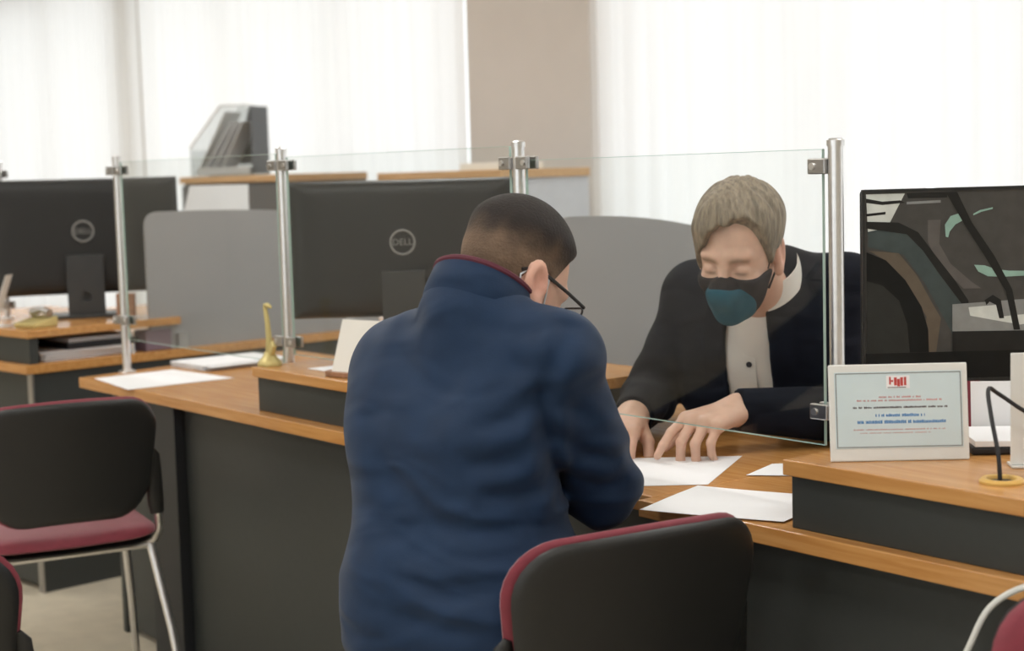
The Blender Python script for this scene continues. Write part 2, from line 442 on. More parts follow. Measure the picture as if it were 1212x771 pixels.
# ------------------------------------------------------------------ posts and glass screens
PU = [-3.78, -2.80, -1.815, -.85, -.012, .85]
plab = ['chrome screen post at the far end of the row, beyond the aisle gap',
        'chrome screen post standing on white sheets at the far end of the long desk',
        'chrome screen post beside the brass figurine stand',
        'chrome screen post just behind the head of the man in navy',
        'chrome screen post beside the framed certificate',
        'chrome screen post at the near end of the row']
PT = [1.41, 1.405, 1.40, 1.385, 1.362]
def clamp(mb, x, z, sgn):
    mb.box(x+sgn*.008, x+sgn*.05, -.013, .013, z-.013, z+.013) if sgn > 0 else mb.box(x-.05, x-.008, -.013, .013, z-.013, z+.013)
for i, u in enumerate(PU):
    if i == 5: continue
    z0 = TT
    o = empty('screen_post', K(u, .2, z0), ROW, plab[i], 'post', 'chrome posts of the glass screens')
    if i == 0: o.location = K(u, .2, TT+.11)
    PTOP = PT[i]; hz = PTOP - o.location.z
    MB().tube([(0, 0, .006), (0, 0, hz-.012)], .0125, 20).obj('tube', 'chrome', o, smooth=True)
    MB().lathe([(.0, hz-.013), (.0145, hz-.013), (.0145, hz-.003), (.010, hz), (0, hz)], 20).obj('cap', 'chrome', o, smooth=True)
    MB().lathe([(0, 0), (.026, 0), (.026, .005), (.016, .009), (0.0, .009)], 24).obj('foot_flange', 'chrome', o, smooth=True)
    for zz in (PTOP-.045-o.location.z, .91-o.location.z):
        for sg in ((-1, 1) if 0 < i < 4 else ((1,) if i == 0 else (-1,))):
            c = MB(); x = sg
            lo, hi = (.0095, .047) if sg > 0 else (-.047, -.0095)
            c.box(lo, hi, .007, .0165, zz-.013, zz+.013); c.box(lo, hi, -.0165, -.007, zz-.013, zz+.013)
            lo2, hi2 = (.0095, .024) if sg > 0 else (-.024, -.0095)
            c.box(lo2, hi2, -.007, .007, zz-.013, zz+.013)
            cl = c.obj('glass_clamp', 'steel', o, .002)
            s = MB(); xx = sg*.036
            s.tube([(xx, -.0165, zz), (xx, -.0195, zz)], .006, 12); s.obj('screw', 'chrome', cl)
glab = ['clear glass screen pane across the aisle gap', 'clear glass screen pane in front of the grey partition with a rounded corner',
        'clear glass screen pane in front of the black monitor nearest the seated man', 'clear glass screen pane between the two men']
for i in range(4):
    if i == 0: continue
    a, b = PU[i]+.026, PU[i+1]-.026
    w = b-a
    o = empty('glass_screen', K(a, .2, .852), ROW, glab[i], 'glass screen', 'clear glass screens between chrome posts')
    if i == 2: o.location.z = .878
    H = (1.385, 1.385, 1.375, 1.345)[i]-o.location.z
    MB().box(.001, w-.001, -.003, .003, .001, H-.001).obj('pane', 'clear_glass', o)
    e = MB(); e.box(0, .0009, -.003, .003, 0, H); e.box(w-.0009, w, -.003, .003, 0, H); e.box(.001, w-.001, -.003, .003, 0, .0009); e.box(.001, w-.001, -.003, .003, H-.0009, H)
    e.obj('edge', 'glass_edge', o)

# ------------------------------------------------------------------ partitions (curved top, rounded corner)
def partition(label, loc, rz, L, h0, h1, bow=0.0):
    o = empty('partition', loc, rz, label, 'partition')
    r = .05; poly = [(0, 0)]
    for k in range(9):
        a = math.radians(180 - 90*k/8); poly.append((r+r*math.cos(a), h0-r+r*math.sin(a)))
    for k in range(1, 15):
        t = k/14; poly.append((r+(L-r)*t, h0 - (h0-h1)*(t**2.2)))
    poly.append((L, 0))
    # split into strips so that the sheet can bow
    mb = MB(); N = 26; xs = [L*i/N for i in range(N+1)]
    xs = sorted(set([0, .002, .007, .015, .027, .05] + [x for x in xs if x > .055]))
    def top(x):
        if x < r: return h0 - r + math.sqrt(max(0, r*r-(r-x)**2))
        return h0 - (h0-h1)*(((x-r)/(L-r))**2.2)
    vs = []; fs = []
    for x in xs:
        y = bow*math.sin(math.pi*x/L)
        vs += [(x, y-.006, 0), (x, y-.006, top(x)), (x, y+.006, top(x)), (x, y+.006, 0)]
    for i in range(len(xs)-1):
        a = 4*i
        for q in range(4): fs.append((a+q, a+(q+1) % 4, a+4+(q+1) % 4, a+4+q))
    fs += [(0, 1, 2, 3), tuple(4*(len(xs)-1)+q for q in (3, 2, 1, 0))]
    mb.add(vs, fs).obj('sheet', 'partition_grey', o, smooth=True)
    for x in (.12, L-.15):
        y = bow*math.sin(math.pi*x/L)
        b = MB(); b.box(x-.02, x+.02, y-.02, y-.0065, 0, .05); b.box(x-.02, x+.02, y+.0065, y+.02, 0, .05); b.obj('bracket', 'steel', o, .002)
    return o
RV = math.radians(90) + ROW                          # along v
partition('grey curved partition beside the masked clerk', K(-1.36, .70, TT+.0005), RV, .65, .456, .375, .0)
p3 = D3O + Matrix.Rotation(ROW+math.radians(6), 3, 'Z') @ Vector((-.03, .47, TT+.0005))
partition('grey partition with a rounded corner on the far desk', p3, RV+math.radians(6), 1.0, .472, .42)

# ------------------------------------------------------------------ cabinets along the windows
def cabinet(label, u0, u1, v0, v1, h, m, doors):
    o = empty('cabinet', K(u0, v0), ROW, label, 'cabinet')
    w = u1-u0; d = v1-v0
    box('body', m, o, 0, w, .02, d, 0, h-.035)
    MB().box(-.01, w+.01, -.005, d, h-.0345, h).obj('top_board', 'pale_beech', o, .003)
    dw = (w-.01)/doors
    for i in range(doors):
        dr = box('door', m, o, .005+i*dw+.003, .005+(i+1)*dw-.003, .0, .0195, .06, h-.045)
        hx = .005+(i+1)*dw-.05
        MB().tube([(hx, -.001, h*.62), (hx, -.02, h*.62), (hx, -.02, h*.62-.12), (hx, -.001, h*.62-.12)], .005, 8).obj('handle', 'steel', dr)
    return o
cabinet('dark grey low cabinet with a pale wooden top under the acrylic brochure holder', -5.93, -4.85, 1.95, 2.4, 1.345, 'cabinet_grey', 2)
cabinet('light grey low cabinet with a pale wooden top beside the beige column', -4.05, -3.2, 1.95, 2.4, 1.335, 'cabinet_light', 2)
tag(MB().box(-.18, .12, -.1, .1, 0, .028).obj('paper_stack', 'paper_warm', None, .002), 'low stack of white paper on the light grey cabinet', 'paper')
o = bpy.data.objects['paper_stack']; o.location = K(-3.42, 2.15, 1.3355); o.rotation_euler = (0, 0, ROW)

# acrylic brochure holder
def brochure_holder():
    o = empty('brochure_holder', K(-5.70, 2.12, 1.3455), ROW+math.radians(38), 'clear acrylic brochure holder with sloping sides on the dark grey cabinet', 'brochure holder')
    prof = [(-.17, 0), (.17, 0), (.17, .355), (.01, .355), (-.17, .14)]
    f = lambda a, b, h: (a, h, b)
    for y in (-.115, .11): MB().prism(prof, y, y+.005, f).obj('side_plate', 'acrylic_clear', o)
    box('back_plate', 'monitor_grey', o, .164, .17, -.109, .109, .006, .35, .001)
    box('bottom_plate', 'acrylic_clear', o, -.165, .163, -.109, .109, 0, .005, .0)
    box('front_lip', 'acrylic_clear', o, -.17, -.165, -.109, .109, .006, .135, .0)
    MB().prism([(.0, .06), (.16, .06), (.16, .345), (.075, .345)], .085, .1, f).obj('divider', 'monitor_grey', o)
    MB().prism([(-.15, .006), (-.145, .006), (.03, .325), (.025, .325)], -.1, .1, f).obj('divider', 'acrylic_white', o)
    for k in range(3):
        MB().prism([(-.12+.05*k, .012), (-.113+.05*k, .012), (.06+.03*k, .27), (.053+.03*k, .27)], -.098, .08, f).obj('brochure', 'paper', o)
    box('paper_pile', 'paper', o, -.14, .15, -.1, .08, .0055, .045, .002)
    rods = MB(); rods.tube([(-.168, -.1175, .142), (.008, -.1175, .352)], .004, 6); rods.tube([(.01, -.1175, .353), (.168, -.1175, .353)], .004, 6); rods.obj('edge_strip', 'steel', o)
brochure_holder()

# ------------------------------------------------------------------ monitors
def monitor(label, loc, rz, W, H, zc, facing_away=True, z0=.86, logo=True, group=None):
    """origin on the surface under it; back of the monitor faces local -y; zc = centre height over the surface"""
    o = empty('monitor', loc, rz, label, 'monitor')
    f = lambda a, b, h: (a, -h, b+zc)
    body = MB(); body.pad(densify(rrect(W, H, .008, 4), .03), .028, f, rings=10, edge=14, back=.012)
    bc = body.obj('back_cover', 'monitor_black', o, smooth=True)
    fr = MB(); t = .012 if logo else .005
    fr.box(-W/2, W/2, .0125, .02, zc-H/2, zc-H/2+t); fr.box(-W/2, W/2, .0125, .02, zc+H/2-t, zc+H/2)
    fr.box(-W/2, -W/2+t, .0125, .02, zc-H/2+t, zc+H/2-t); fr.box(W/2-t, W/2, .0125, .02, zc-H/2+t, zc+H/2-t)
    fr.obj('bezel', 'monitor_black', o)
    sc = MB().box(-W/2+t, W/2-t, .0125, .0165, zc-H/2+t, zc+H/2-t).obj('screen', 'screen_dark', o)
    if logo:
        lz = zc + H*.045
        ring = MB(); R = .029*W/.55
        ring.tube([(R*math.cos(2*math.pi*k/40), -.0285, lz+R*math.sin(2*math.pi*k/40)) for k in range(40)], .0028*W/.55, 8, True)
        lg = ring.obj('logo', 'logo_silver', o)
        text_mesh('DELL', .0225*W/.55, .0008, 'lettering', 'logo_silver', lg, (0, -.0293, lz), (math.pi/2, 0, 0))
    # stand: wide flat column with a cable hole, and a base
    cw = .052*W/.55
    top = zc - H*.16; col = MB(); zh = .075
    rh = .017
    hole = [(rh*math.cos(2*math.pi*k/24), zh+rh*math.sin(2*math.pi*k/24)) for k in range(24)]
    col = MB()
    outer = densify(rrect(2*cw, top-.012, .006, 3, 0, (top+.012)/2), .02)
    # front and back skins with a hole
    n = 24
    oc = []
    for k in range(n):
        a = 2*math.pi*k/n; dx, dz = math.cos(a), math.sin(a)
        ts = [(cw/abs(dx)) if abs(dx) > 1e-6 else 9, ((top-zh)/dz) if dz > 1e-6 else (((zh-.012)/-dz) if dz < -1e-6 else 9)]
        t_ = min(ts); oc.append((dx*t_, zh+dz*t_))
    corners = [(cw, top), (-cw, top), (-cw, .012), (cw, .012)]
    for c in corners:
        i = min(range(n), key=lambda q: (oc[q][0]-c[0])**2+(oc[q][1]-c[1])**2); oc[i] = c
    vs = []
    for y in (-.052, -.036):
        vs += [(a, y, b) for a, b in hole] + [(a, y, b) for a, b in oc]
    fs = []
    for k in range(n):
        q = (k+1) % n
        fs += [(k, q, n+q, n+k), (2*n+k, 3*n+k, 3*n+q, 2*n+q), (k, 2*n+k, 2*n+q, q), (n+k, n+q, 3*n+q, 3*n+k)]
    col.add(vs, fs); sco = col.obj('stand_column', 'monitor_grey', o)
    hc = MB(); hc.box(-.03, .03, -.035, -.030, .045, .105); hc.box(-.04, .04, -.036, -.024, zc-H*.16-.06, zc-H*.16); hc.obj('hinge_and_hole_cover', 'monitor_grey', o, .002)  # hinge, plus an added plate hiding the bright curtains behind the cable hole
    bs = MB(); bs.prism(densify(rrect(.24, .18, .02, 5, 0, .02), .03), 0, .012); bs.obj('base', 'monitor_grey', o, .002)
    MB().tube([(.038, -.0285, zc-H*.44), (.038, -.031, zc-H*.44)], .006, 12).obj('lock_slot', 'steel', o)
    return o
ml = 'flat black monitor seen from behind with a round silver logo'
m2 = monitor('black monitor with a round logo nearest the man in the navy jacket, seen from behind', (-.279, 4.205, .8602), math.radians(1), .59, .357, .272)
m3 = monitor('black monitor with a round logo on the far desk, seen from behind', (-1.486, 5.60, .8602), math.radians(18), .66, .40, .282)
# the third monitor turns its screen to the counter
mR = monitor('black monitor with dark car shapes on its screen, which faces the visitors', (.905, 2.86, TT+.0003), math.pi+math.radians(-1), .56, .345, .350, logo=False)
def car_shapes():
    """dark car shapes on the screen, put on as flat layers of colour; x 0..1 from the visitor's left, y 0..1 from the bottom"""
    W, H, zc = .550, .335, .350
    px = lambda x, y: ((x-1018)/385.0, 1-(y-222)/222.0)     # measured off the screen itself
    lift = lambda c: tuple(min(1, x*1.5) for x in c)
    cols = {'layer_car': srgb(62, 61, 59), 'layer_dark': srgb(30, 30, 29), 'layer_black': srgb(16, 17, 17), 'layer_wheel': srgb(38, 39, 37), 'layer_tan': srgb(82, 74, 64),
            'layer_teal': srgb(56, 64, 64), 'layer_mint': srgb(122, 150, 140), 'layer_sky': srgb(176, 180, 176), 'layer_grey': srgb(116, 118, 117), 'layer_mid': srgb(80, 77, 75)}
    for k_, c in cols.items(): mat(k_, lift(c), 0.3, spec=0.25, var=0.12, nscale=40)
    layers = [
     ('layer_car', [(1018, 222), (1403, 222), (1403, 444), (1018, 444)]),
     ('layer_sky', [(1020, 224), (1068, 224), (1047, 262), (1046, 272), (1022, 268)]),
     ('layer_dark', [(1020, 229), (1040, 233), (1062, 232), (1068, 235), (1040, 237), (1020, 234)]),
     ('layer_dark', [(1020, 247), (1044, 245), (1044, 248), (1020, 250)]),
     ('layer_dark', [(1070, 224), (1120, 224), (1120, 230), (1072, 230)]),
     ('layer_grey', [(1070, 234), (1112, 233), (1112, 236), (1070, 237)]),
     ('layer_teal', [(1022, 268), (1060, 262), (1084, 276), (1112, 318), (1140, 350), (1140, 420), (1120, 380), (1092, 330), (1066, 296), (1022, 286)]),
     ('layer_tan', [(1022, 290), (1060, 294), (1082, 320), (1100, 352), (1112, 372), (1106, 412), (1090, 412), (1094, 370), (1070, 330), (1040, 300)]),
     ('layer_black', [(1020, 292), (1044, 302), (1068, 326), (1088, 358), (1096, 385), (1097, 412), (1020, 412)]),
     ('layer_wheel', [(1020, 326), (1040, 332), (1060, 350), (1070, 378), (1073, 412), (1020, 412)]),
     ('layer_mid', [(1096, 256), (1112, 256), (1110, 284), (1124, 308), (1150, 330), (1162, 338), (1140, 338), (1108, 306), (1096, 282)]),
     ('layer_dark', [(1020, 256), (1060, 258), (1084, 270), (1104, 296), (1128, 326), (1146, 352), (1150, 420), (1142, 420), (1138, 356), (1110, 320), (1090, 292), (1070, 272), (1020, 264)]),
     ('layer_mint', [(1118, 276), (1117, 262), (1124, 252), (1138, 248), (1142, 256), (1130, 262), (1123, 270), (1121, 277)]),
     ('layer_mint', [(1152, 250), (1160, 246), (1176, 243), (1176, 245), (1162, 248), (1152, 252)]),
     ('layer_mint', [(1153, 310), (1166, 311), (1180, 316), (1196, 318), (1230, 319), (1230, 324), (1190, 325), (1170, 324), (1158, 318)]),
     ('layer_grey', [(1126, 356), (1212, 352), (1300, 352), (1300, 392), (1126, 388)]),
     ('layer_sky', [(1146, 360), (1180, 358), (1186, 372), (1212, 370), (1290, 366), (1290, 374), (1210, 382), (1178, 376), (1148, 370)]),
     ('layer_dark', [(1166, 352), (1176, 346), (1186, 352), (1190, 374), (1184, 374), (1180, 358), (1172, 354), (1168, 358)]),
     ('layer_dark', [(1126, 388), (1300, 390), (1300, 412), (1126, 412)]),
     ('layer_dark', [(1118, 224), (1132, 224), (1150, 260), (1178, 300), (1200, 340), (1210, 388), (1202, 388), (1192, 342), (1166, 300), (1142, 264)]),
     ('layer_black', [(1018, 412), (1403, 412), (1403, 444), (1018, 444)]),
     ('layer_dark', [(1260, 224), (1403, 224), (1403, 340), (1340, 320), (1290, 280)]),
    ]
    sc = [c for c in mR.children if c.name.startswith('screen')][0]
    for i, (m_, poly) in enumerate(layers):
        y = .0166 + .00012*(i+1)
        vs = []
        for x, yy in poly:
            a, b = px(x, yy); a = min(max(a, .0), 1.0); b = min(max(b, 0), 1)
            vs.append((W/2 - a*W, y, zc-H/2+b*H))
        MB().add(vs, [tuple(range(len(vs)))]).obj('screen_shape', m_, sc)
car_shapes()

# ------------------------------------------------------------------ chairs
def make_chair():
    o = empty('visitor_chair')
    out = densify(rrect(.45, .30, (.10, .10, .08, .08), 7), .03)
    taper = lambda a, b: a*(1 - .17*(.15-b)/.30)
    def curve(a, b, h, off):
        x = taper(a, b); return (x, -.225 - .16*(b+.15) + .75*x*x + h + off, .645+b + .012*(1-(x/.225)**2))
    MB().pad(out, .004, lambda a, b, h: curve(a, b, h, -.012), rings=10, edge=20, back=.012).obj('back_shell', 'shell_black', o, smooth=True)
    out2 = densify(rrect(.458, .308, (.10, .10, .085, .085), 7), .03)
    MB().pad(out2, .022, lambda a, b, h: curve(a, b, h, .009), rings=10, edge=9, back=.012).obj('back_cushion', 'burgundy', o, smooth=True)
    so = densify(rrect(.45, .44, .08, 7), .03)
    def seat(a, b, h): return (a, b, .447 + h - .9*max(0, b-.1)**2 + .12*a*a)
    MB().pad(so, .03, seat, rings=10, edge=8, back=.012).obj('seat', 'burgundy', o, smooth=True)
    MB().pad(densify(rrect(.43, .42, .08, 7), .04), .005, lambda a, b, h: (a, b, .428+h+.12*a*a-.9*max(0, b-.1)**2), rings=6, edge=9, back=.012).obj('seat_shell', 'shell_black', o, smooth=True)
    for s in (-1, 1):
        # sleeve that carries the backrest, with a rounded head
        MB().tube([(s*.206, -.214, .665), (s*.210, -.209, .65), (s*.212, -.200, .60), (s*.216, -.192, .53), (s*.220, -.186, .50)], [.005, .011, .013, .013, .011], 14, flat=1.6).obj('back_bracket', 'shell_black', o, smooth=True)
        MB().tube([(s*.222, -.187, .505), (s*.226, -.178, .46), (s*.220, -.15, .425), (s*.20, -.11, .414), (s*.15, -.10, .412)], .0095, 12, flat=1.0).obj('side_tube', 'chrome', o, smooth=True)
        a = MB().tube([(s*.212, .15, .415), (s*.236, .20, .20), (s*.25, .235, .012)], [.011, .011, .010], 12).obj('leg', 'chrome', o, smooth=True)
        MB().lathe([(0, 0), (.014, 0), (.014, .02), (.0105, .024), (0, .024)], 14, (s*.25, .235, 0)).obj('foot', 'rubber', a)
        b = MB().tube([(s*.212, -.13, .415), (s*.24, -.20, .20), (s*.255, -.25, .012)], [.011, .011, .010], 12).obj('leg', 'chrome', o, smooth=True)
        MB().lathe([(0, 0), (.014, 0), (.014, .02), (.0105, .024), (0, .024)], 14, (s*.255, -.25, 0)).obj('foot', 'rubber', b)
    fr = MB(); fr.tube([(-.212, .15, .408), (.212, .15, .408)], .009, 10); fr.tube([(-.212, -.13, .408), (.212, -.13, .408)], .009, 10)
    fr.obj('seat_frame', 'chrome', o)
    return o
ch = make_chair()
def place(o, bx, by, deg, lab):
    """bx, by: middle of the backrest; deg: turn of the facing direction from straight ahead, anticlockwise"""
    a = math.radians(deg)
    o.location = (bx - math.sin(a)*.235, by + math.cos(a)*.235, 0); o.rotation_euler = (0, 0, a)
    tag(o, lab, 'chair', 'burgundy and black visitor chairs')
place(ch, .170, 2.30, 31, 'burgundy and black visitor chair under the man in the navy jacket')
place(copy_tree(ch), -1.075, 3.815, 27, 'empty burgundy and black visitor chair standing before the far end of the long desk')
place(copy_tree(ch), -.94, 2.25, 14, 'burgundy and black visitor chair cut off behind the empty one, seen as a backrest corner')
place(copy_tree(ch), .775, 1.84, 172, 'burgundy visitor chair near the white cord, only its rounded backrest corner in view')
place(copy_tree(ch), 1.32, 4.12, 160, 'burgundy chair on the clerks\' side, behind the framed certificate')
# swivel chair of the clerk
def swivel():
    o = empty('swivel_chair', (.68, 3.68, 0), math.radians(150), 'black swivel chair under the masked clerk, hidden by the desk', 'chair')
    so = densify(rrect(.48, .46, .09, 6), .04)
    MB().pad(so, .035, lambda a, b, h: (a, b, .435+h), rings=8, edge=7, back=.03).obj('seat', 'shell_black', o, smooth=True)
    MB().tube([(0, 0, .08), (0, 0, .41)], .025, 16).obj('gas_column', 'steel', o)
    for k in range(5):
        a = 2*math.pi*k/5
        l = MB().tube([(0, 0, .10), (.28*math.cos(a), .28*math.sin(a), .065)], [.028, .016], 10).obj('leg', 'shell_black', o)
        MB().tube([(.28*math.cos(a)-.012*math.sin(a), .28*math.sin(a)+.012*math.cos(a), .028), (.28*math.cos(a)+.012*math.sin(a), .28*math.sin(a)-.012*math.cos(a), .028)], .028, 16).obj('castor', 'rubber', l)
swivel()

# ------------------------------------------------------------------ things on the desks
def sheet(label, pts, z, name='paper_sheet', m='paper', curl=.0, th=.0006, group=None):
    """paper sheet from four corners (x, y), a little wavy"""
    c = Vector((sum(p[0] for p in pts)/4, sum(p[1] for p in pts)/4, z)); N = 8
    vs = []; fs = []
    for lay in (0, th):
        for i in range(N+1):
            for j in range(N+1):
                s, t = i/N, j/N
                x = (pts[0][0]*(1-s)+pts[1][0]*s)*(1-t) + (pts[3][0]*(1-s)+pts[2][0]*s)*t
                y = (pts[0][1]*(1-s)+pts[1][1]*s)*(1-t) + (pts[3][1]*(1-s)+pts[2][1]*s)*t
                h = .0006 + curl*((2*s-1)**2*.6 + .4*math.sin(3*t+2*s)**2)
                vs.append((x-c.x, y-c.y, h+lay))
    n = (N+1)**2
    for i in range(N):
        for j in range(N):
            a = i*(N+1)+j; q = (a, a+N+1, a+N+2, a+1); fs.append(q[::-1]); fs.append(tuple(n+w for w in q))
    rim = [i*(N+1) for i in range(N+1)] + [N*(N+1)+j for j in range(1, N+1)] + [i*(N+1)+N for i in range(N-1, -1, -1)] + [j for j in range(N-1, 0, -1)]
    for a, b in zip(rim, rim[1:]+rim[:1]): fs.append((a, b, n+b, n+a))
    o = MB().add(vs, fs).obj(name, m, None); o.location = c
    return tag(o, label, 'paper', group)
sheet('white paper sheet under the clerk\'s pointing finger', [(.13, 2.86), (.345, 2.853), (.447, 3.13), (.22, 3.14)], TT)
sheet('white paper sheet hanging over the counter edge by the burgundy chair back', [(.205, 2.645), (.425, 2.52), (.545, 2.70), (.325, 2.835)], TT+.001, curl=.002)
sheet('white paper sheet half under the clerk\'s forearm by the raised shelf', [(.425, 2.925), (.545, 2.90), (.60, 3.03), (.49, 3.03)], TT+.0012)
sheet('second white paper sheet at the clerk\'s elbow', [(.50, 2.99), (.62, 2.93), (.72, 3.06), (.60, 3.12)], TT+.003, curl=.001)
sheet('flat white sheet at the foot of the far chrome post', [(-1.235, 4.70), (-1.07, 4.42), (-.81, 4.62), (-1.04, 4.87)], TT)
def stack(name, label, c, w, d, h, rz, m='paper', n=6):
    o = empty(name, c, rz, label, 'paper')
    r = random.Random(w)
    for k in range(n):
        a = r.uniform(-.02, .02); s = Matrix.Rotation(r.uniform(-.09, .09), 3, 'Z')
        b = MB(); pts = [s @ Vector((x+a, y, 0)) for x, y in ((-w/2, -d/2), (w/2, -d/2), (w/2, d/2), (-w/2, d/2))]
        b.prism([(p.x, p.y) for p in pts], h*k/n+.0005, h*(k+1)/n); b.obj('sheet', m, o)
    return o
stack('document_stack', 'loose pile of white documents beside the brass figurine', (-.88, 4.98, TT), .21, .297, .016, math.radians(-50))
# certificate frame
def certificate():
    o = empty('framed_certificate', (.594, 2.448, .8605), math.radians(-2.5), 'white framed certificate with pale blue sheet standing on the raised shelf', 'sign')
    W, H = .213, .150; tilt = math.radians(-8)
    R = Matrix.Rotation(tilt, 3, 'X')
    def part(name, mb, m, bevel=0.0, parent=o):
        mb.v = [tuple(R @ Vector(p)) for p in mb.v]; return mb.obj(name, m, parent, bevel)
    part('frame', MB().box(-W/2, W/2, 0, .006, 0, H), 'acrylic_white', .002)
    cd = part('sheet', MB().box(-W/2+.009, W/2-.009, -.0008, -.0001, .020, H-.012), 'card_blue')
    b = MB(); x0, x1, z0, z1 = -W/2+.0105, W/2-.0105, .0215, H-.0135
    for (a, c, e, g) in ((x0, x1, z0, z0+.0012), (x0, x1, z1-.0012, z1), (x0, x0+.0012, z0, z1), (x1-.0012, x1, z0, z1)): b.box(a, c, -.0012, -.0009, e, g)
    part('border_line', b, 'ink_grey', 0, cd)
    # emblem: white patch with a small red crest of uneven bars
    part('emblem_patch', MB().box(-.018, .018, -.0012, -.0009, .112, .132), 'paper', 0, cd)
    e = MB()
    for x, w_, h0, h1 in ((-.0135, .0025, .118, .130), (-.0105, .003, .122, .125), (-.006, .0042, .1165, .129), (-.0012, .0042, .115, .1265), (.0036, .0042, .116, .129), (.0092, .0036, .1165, .1295)):
        e.box(x, x+w_, -.0015, -.0012, h0, h1)
    part('emblem', e, 'ink_red', 0, cd)
    part('emblem_line', MB().box(-.016, .012, -.0015, -.0012, .1128, .1142), 'ink_grey', 0, cd)
    rr = random.Random(3)
    def row(z, x0, x1, h, m):
        r = MB(); x = x0
        while x < x1:
            w_ = rr.uniform(.0009, .0024); r.box(x, x+w_, -.0012, -.0009, z, z+h*rr.uniform(.7, 1)); x += w_ + (.0006 if rr.random() < .85 else .003)
        part('lettering', r, m, 0, cd)
    row(.0975, -.03, .034, .0028, 'ink_pink'); row(.0925, -.064, .066, .0026, 'ink_pink'); row(.0815, -.07, .074, .003, 'ink_dark')
    row(.0685, -.036, .04, .0046, 'ink_blue'); row(.058, -.064, .07, .0052, 'ink_blue'); row(.048, -.07, .07, .0016, 'ink_pink'); row(.043, -.06, .05, .0012, 'ink_pink')
    # foot of the stand
    MB().prism([(0.004, 0), (.055, 0), (.016, .09)], -.02, .02, lambda a, b_, h: (h, a+.004, b_)).obj('easel_foot', 'acrylic_white', o)
certificate()
# cable ring and black cable
g = empty('cable_ring', (.694, 2.262, .8602), 0, 'yellow plastic cable ring in the raised shelf top', 'cable ring')
MB().lathe([(.019, 0), (.032, 0), (.032, .003), (.028, .0065), (.021, .006), (.019, .002), (.019, 0)], 32).obj('rim', 'ring_yellow', g, smooth=True)
MB().lathe([(0, .0005), (.0185, .0005), (.0185, .0015), (0, .0015)], 24).obj('inner_disc', 'rubber', g)
c = MB().tube(smooth_path([(.692, 2.264, .8625), (.691, 2.27, .90), (.690, 2.30, .95), (.695, 2.33, .985), (.715, 2.34, .975), (.76, 2.33, .945), (.82, 2.32, .93)]), .0032, 10).obj('cable', 'rubber', None, smooth=True)
tag(c, 'black cable rising from the yellow cable ring', 'cable')
# white card holder at the frame edge, black tray with sheets, leaning papers
o = empty('card_holder', (.785, 2.365, .8605), math.radians(-6), 'upright white card holder behind the black cable', 'card holder')
MB().box(-.045, .06, 0, .004, .004, .172).obj('card', 'acrylic_white', o, .001)
box('foot', 'acrylic_white', o, -.045, .06, -.01, .03, 0, .0038, .001)
o = empty('document_tray', (.80, 2.545, .8605), math.radians(-4), 'low black tray holding white sheets behind the certificate', 'tray')
o.location = (.80, 2.50, .8605)
box('tray', 'rubber', o, -.085, .115, -.03, .12, 0, .012, .003)
box('sheet_pile', 'paper', o, -.08, .11, -.028, .115, .0125, .022, .001)
o = empty('leaning_papers', (.815, 2.637, .8605), math.radians(-8), 'white papers standing upright beside the black tray on the raised shelf', 'paper')
for k_, (a, b, h) in enumerate(((-.055, .02, .092), (-.03, .05, .08))):
    MB().prism([(0, 0), (.0015, 0), (.012, h), (.0105, h)], a, b, lambda p, q, x: (x, p+.012*k_, q)).obj('sheet', 'paper', o)
MB().box(-.055, .05, -.012, -.002, 0, .012).obj('holder_rail', 'steel', o)
# brass figurine stand next to the second post
o = empty('figurine', K(-1.765, .115, .8602), ROW, 'small brass figurine with a slender bird-like neck on a round base', 'figurine')
MB().lathe([(0, 0), (.03, 0), (.031, .006), (.026, .014), (.018, .022), (.012, .034), (.0, .036)], 24).obj('base', 'brass', o, smooth=True)
MB().tube([(0, 0, .03), (.001, .0, .07), (-.004, 0, .11), (-.012, 0, .142), (-.012, 0, .150), (0, 0, .151), (.014, 0, .147), (.020, 0, .144)], [.010, .0075, .0065, .0055, .0055, .006, .0045, .001], 12).obj('neck', 'brass', o, smooth=True)
MB().tube([(.012, 0, .03), (.02, 0, .05), (.016, 0, .062)], [.008, .009, .004], 10).obj('wing', 'brass', o, smooth=True)
# white card on the raised shelf beside the seated man
o = empty('tent_card', (-.395, 3.725, .8605), ROW+math.radians(12), 'white tent card on a brown foot on the raised shelf beside the seated man', 'card')
MB().prism([(-.03, .012), (-.0285, .012), (.012, .13), (.0105, .13)], -.01, .12, lambda a, b, h: (h, a, b)).obj('card', 'paper_warm', o)
MB().prism(rrect(.16, .07, .03, 5, .04, -.005), 0, .0118).obj('foot', 'brown_print', o, .002)
sheet('white sheet lying on the raised shelf at the foot of the tent card', [(-.50, 3.87), (-.44, 3.80), (-.36, 3.86), (-.42, 3.93)], .86)
# far desk clutter
R3 = Matrix.Rotation(ROW+math.radians(6), 3, 'Z')
def D3(x, y, z): return D3O + R3 @ Vector((x, y, z))
o = empty('leaflet_stand', D3(-.255, .05, .8605), ROW+math.radians(50), 'clear white acrylic leaflet stand on the far raised shelf', 'leaflet stand')
MB().prism([(-.03, .002), (-.027, .002), (.035, .17), (.032, .17)], -.03, .03, lambda a, b, h: (a+.0, h, b)).obj('back_plate', 'acrylic_white', o)
box('foot', 'acrylic_white', o, -.05, .03, -.03, .03, 0, .0018, .0)
box('front_lip', 'acrylic_clear', o, -.05, -.047, -.03, .03, .002, .06, 0)
o = empty('desk_phone', D3(-.115, .10, .8605), ROW+math.radians(20), 'small silver desk gadget on the far raised shelf', 'gadget')
MB().prism([(-.05, 0), (.05, 0), (.05, .035), (-.05, .015)], -.05, .05, lambda a, b, h: (h, a, b)).obj('body', 'brass', o, .004)
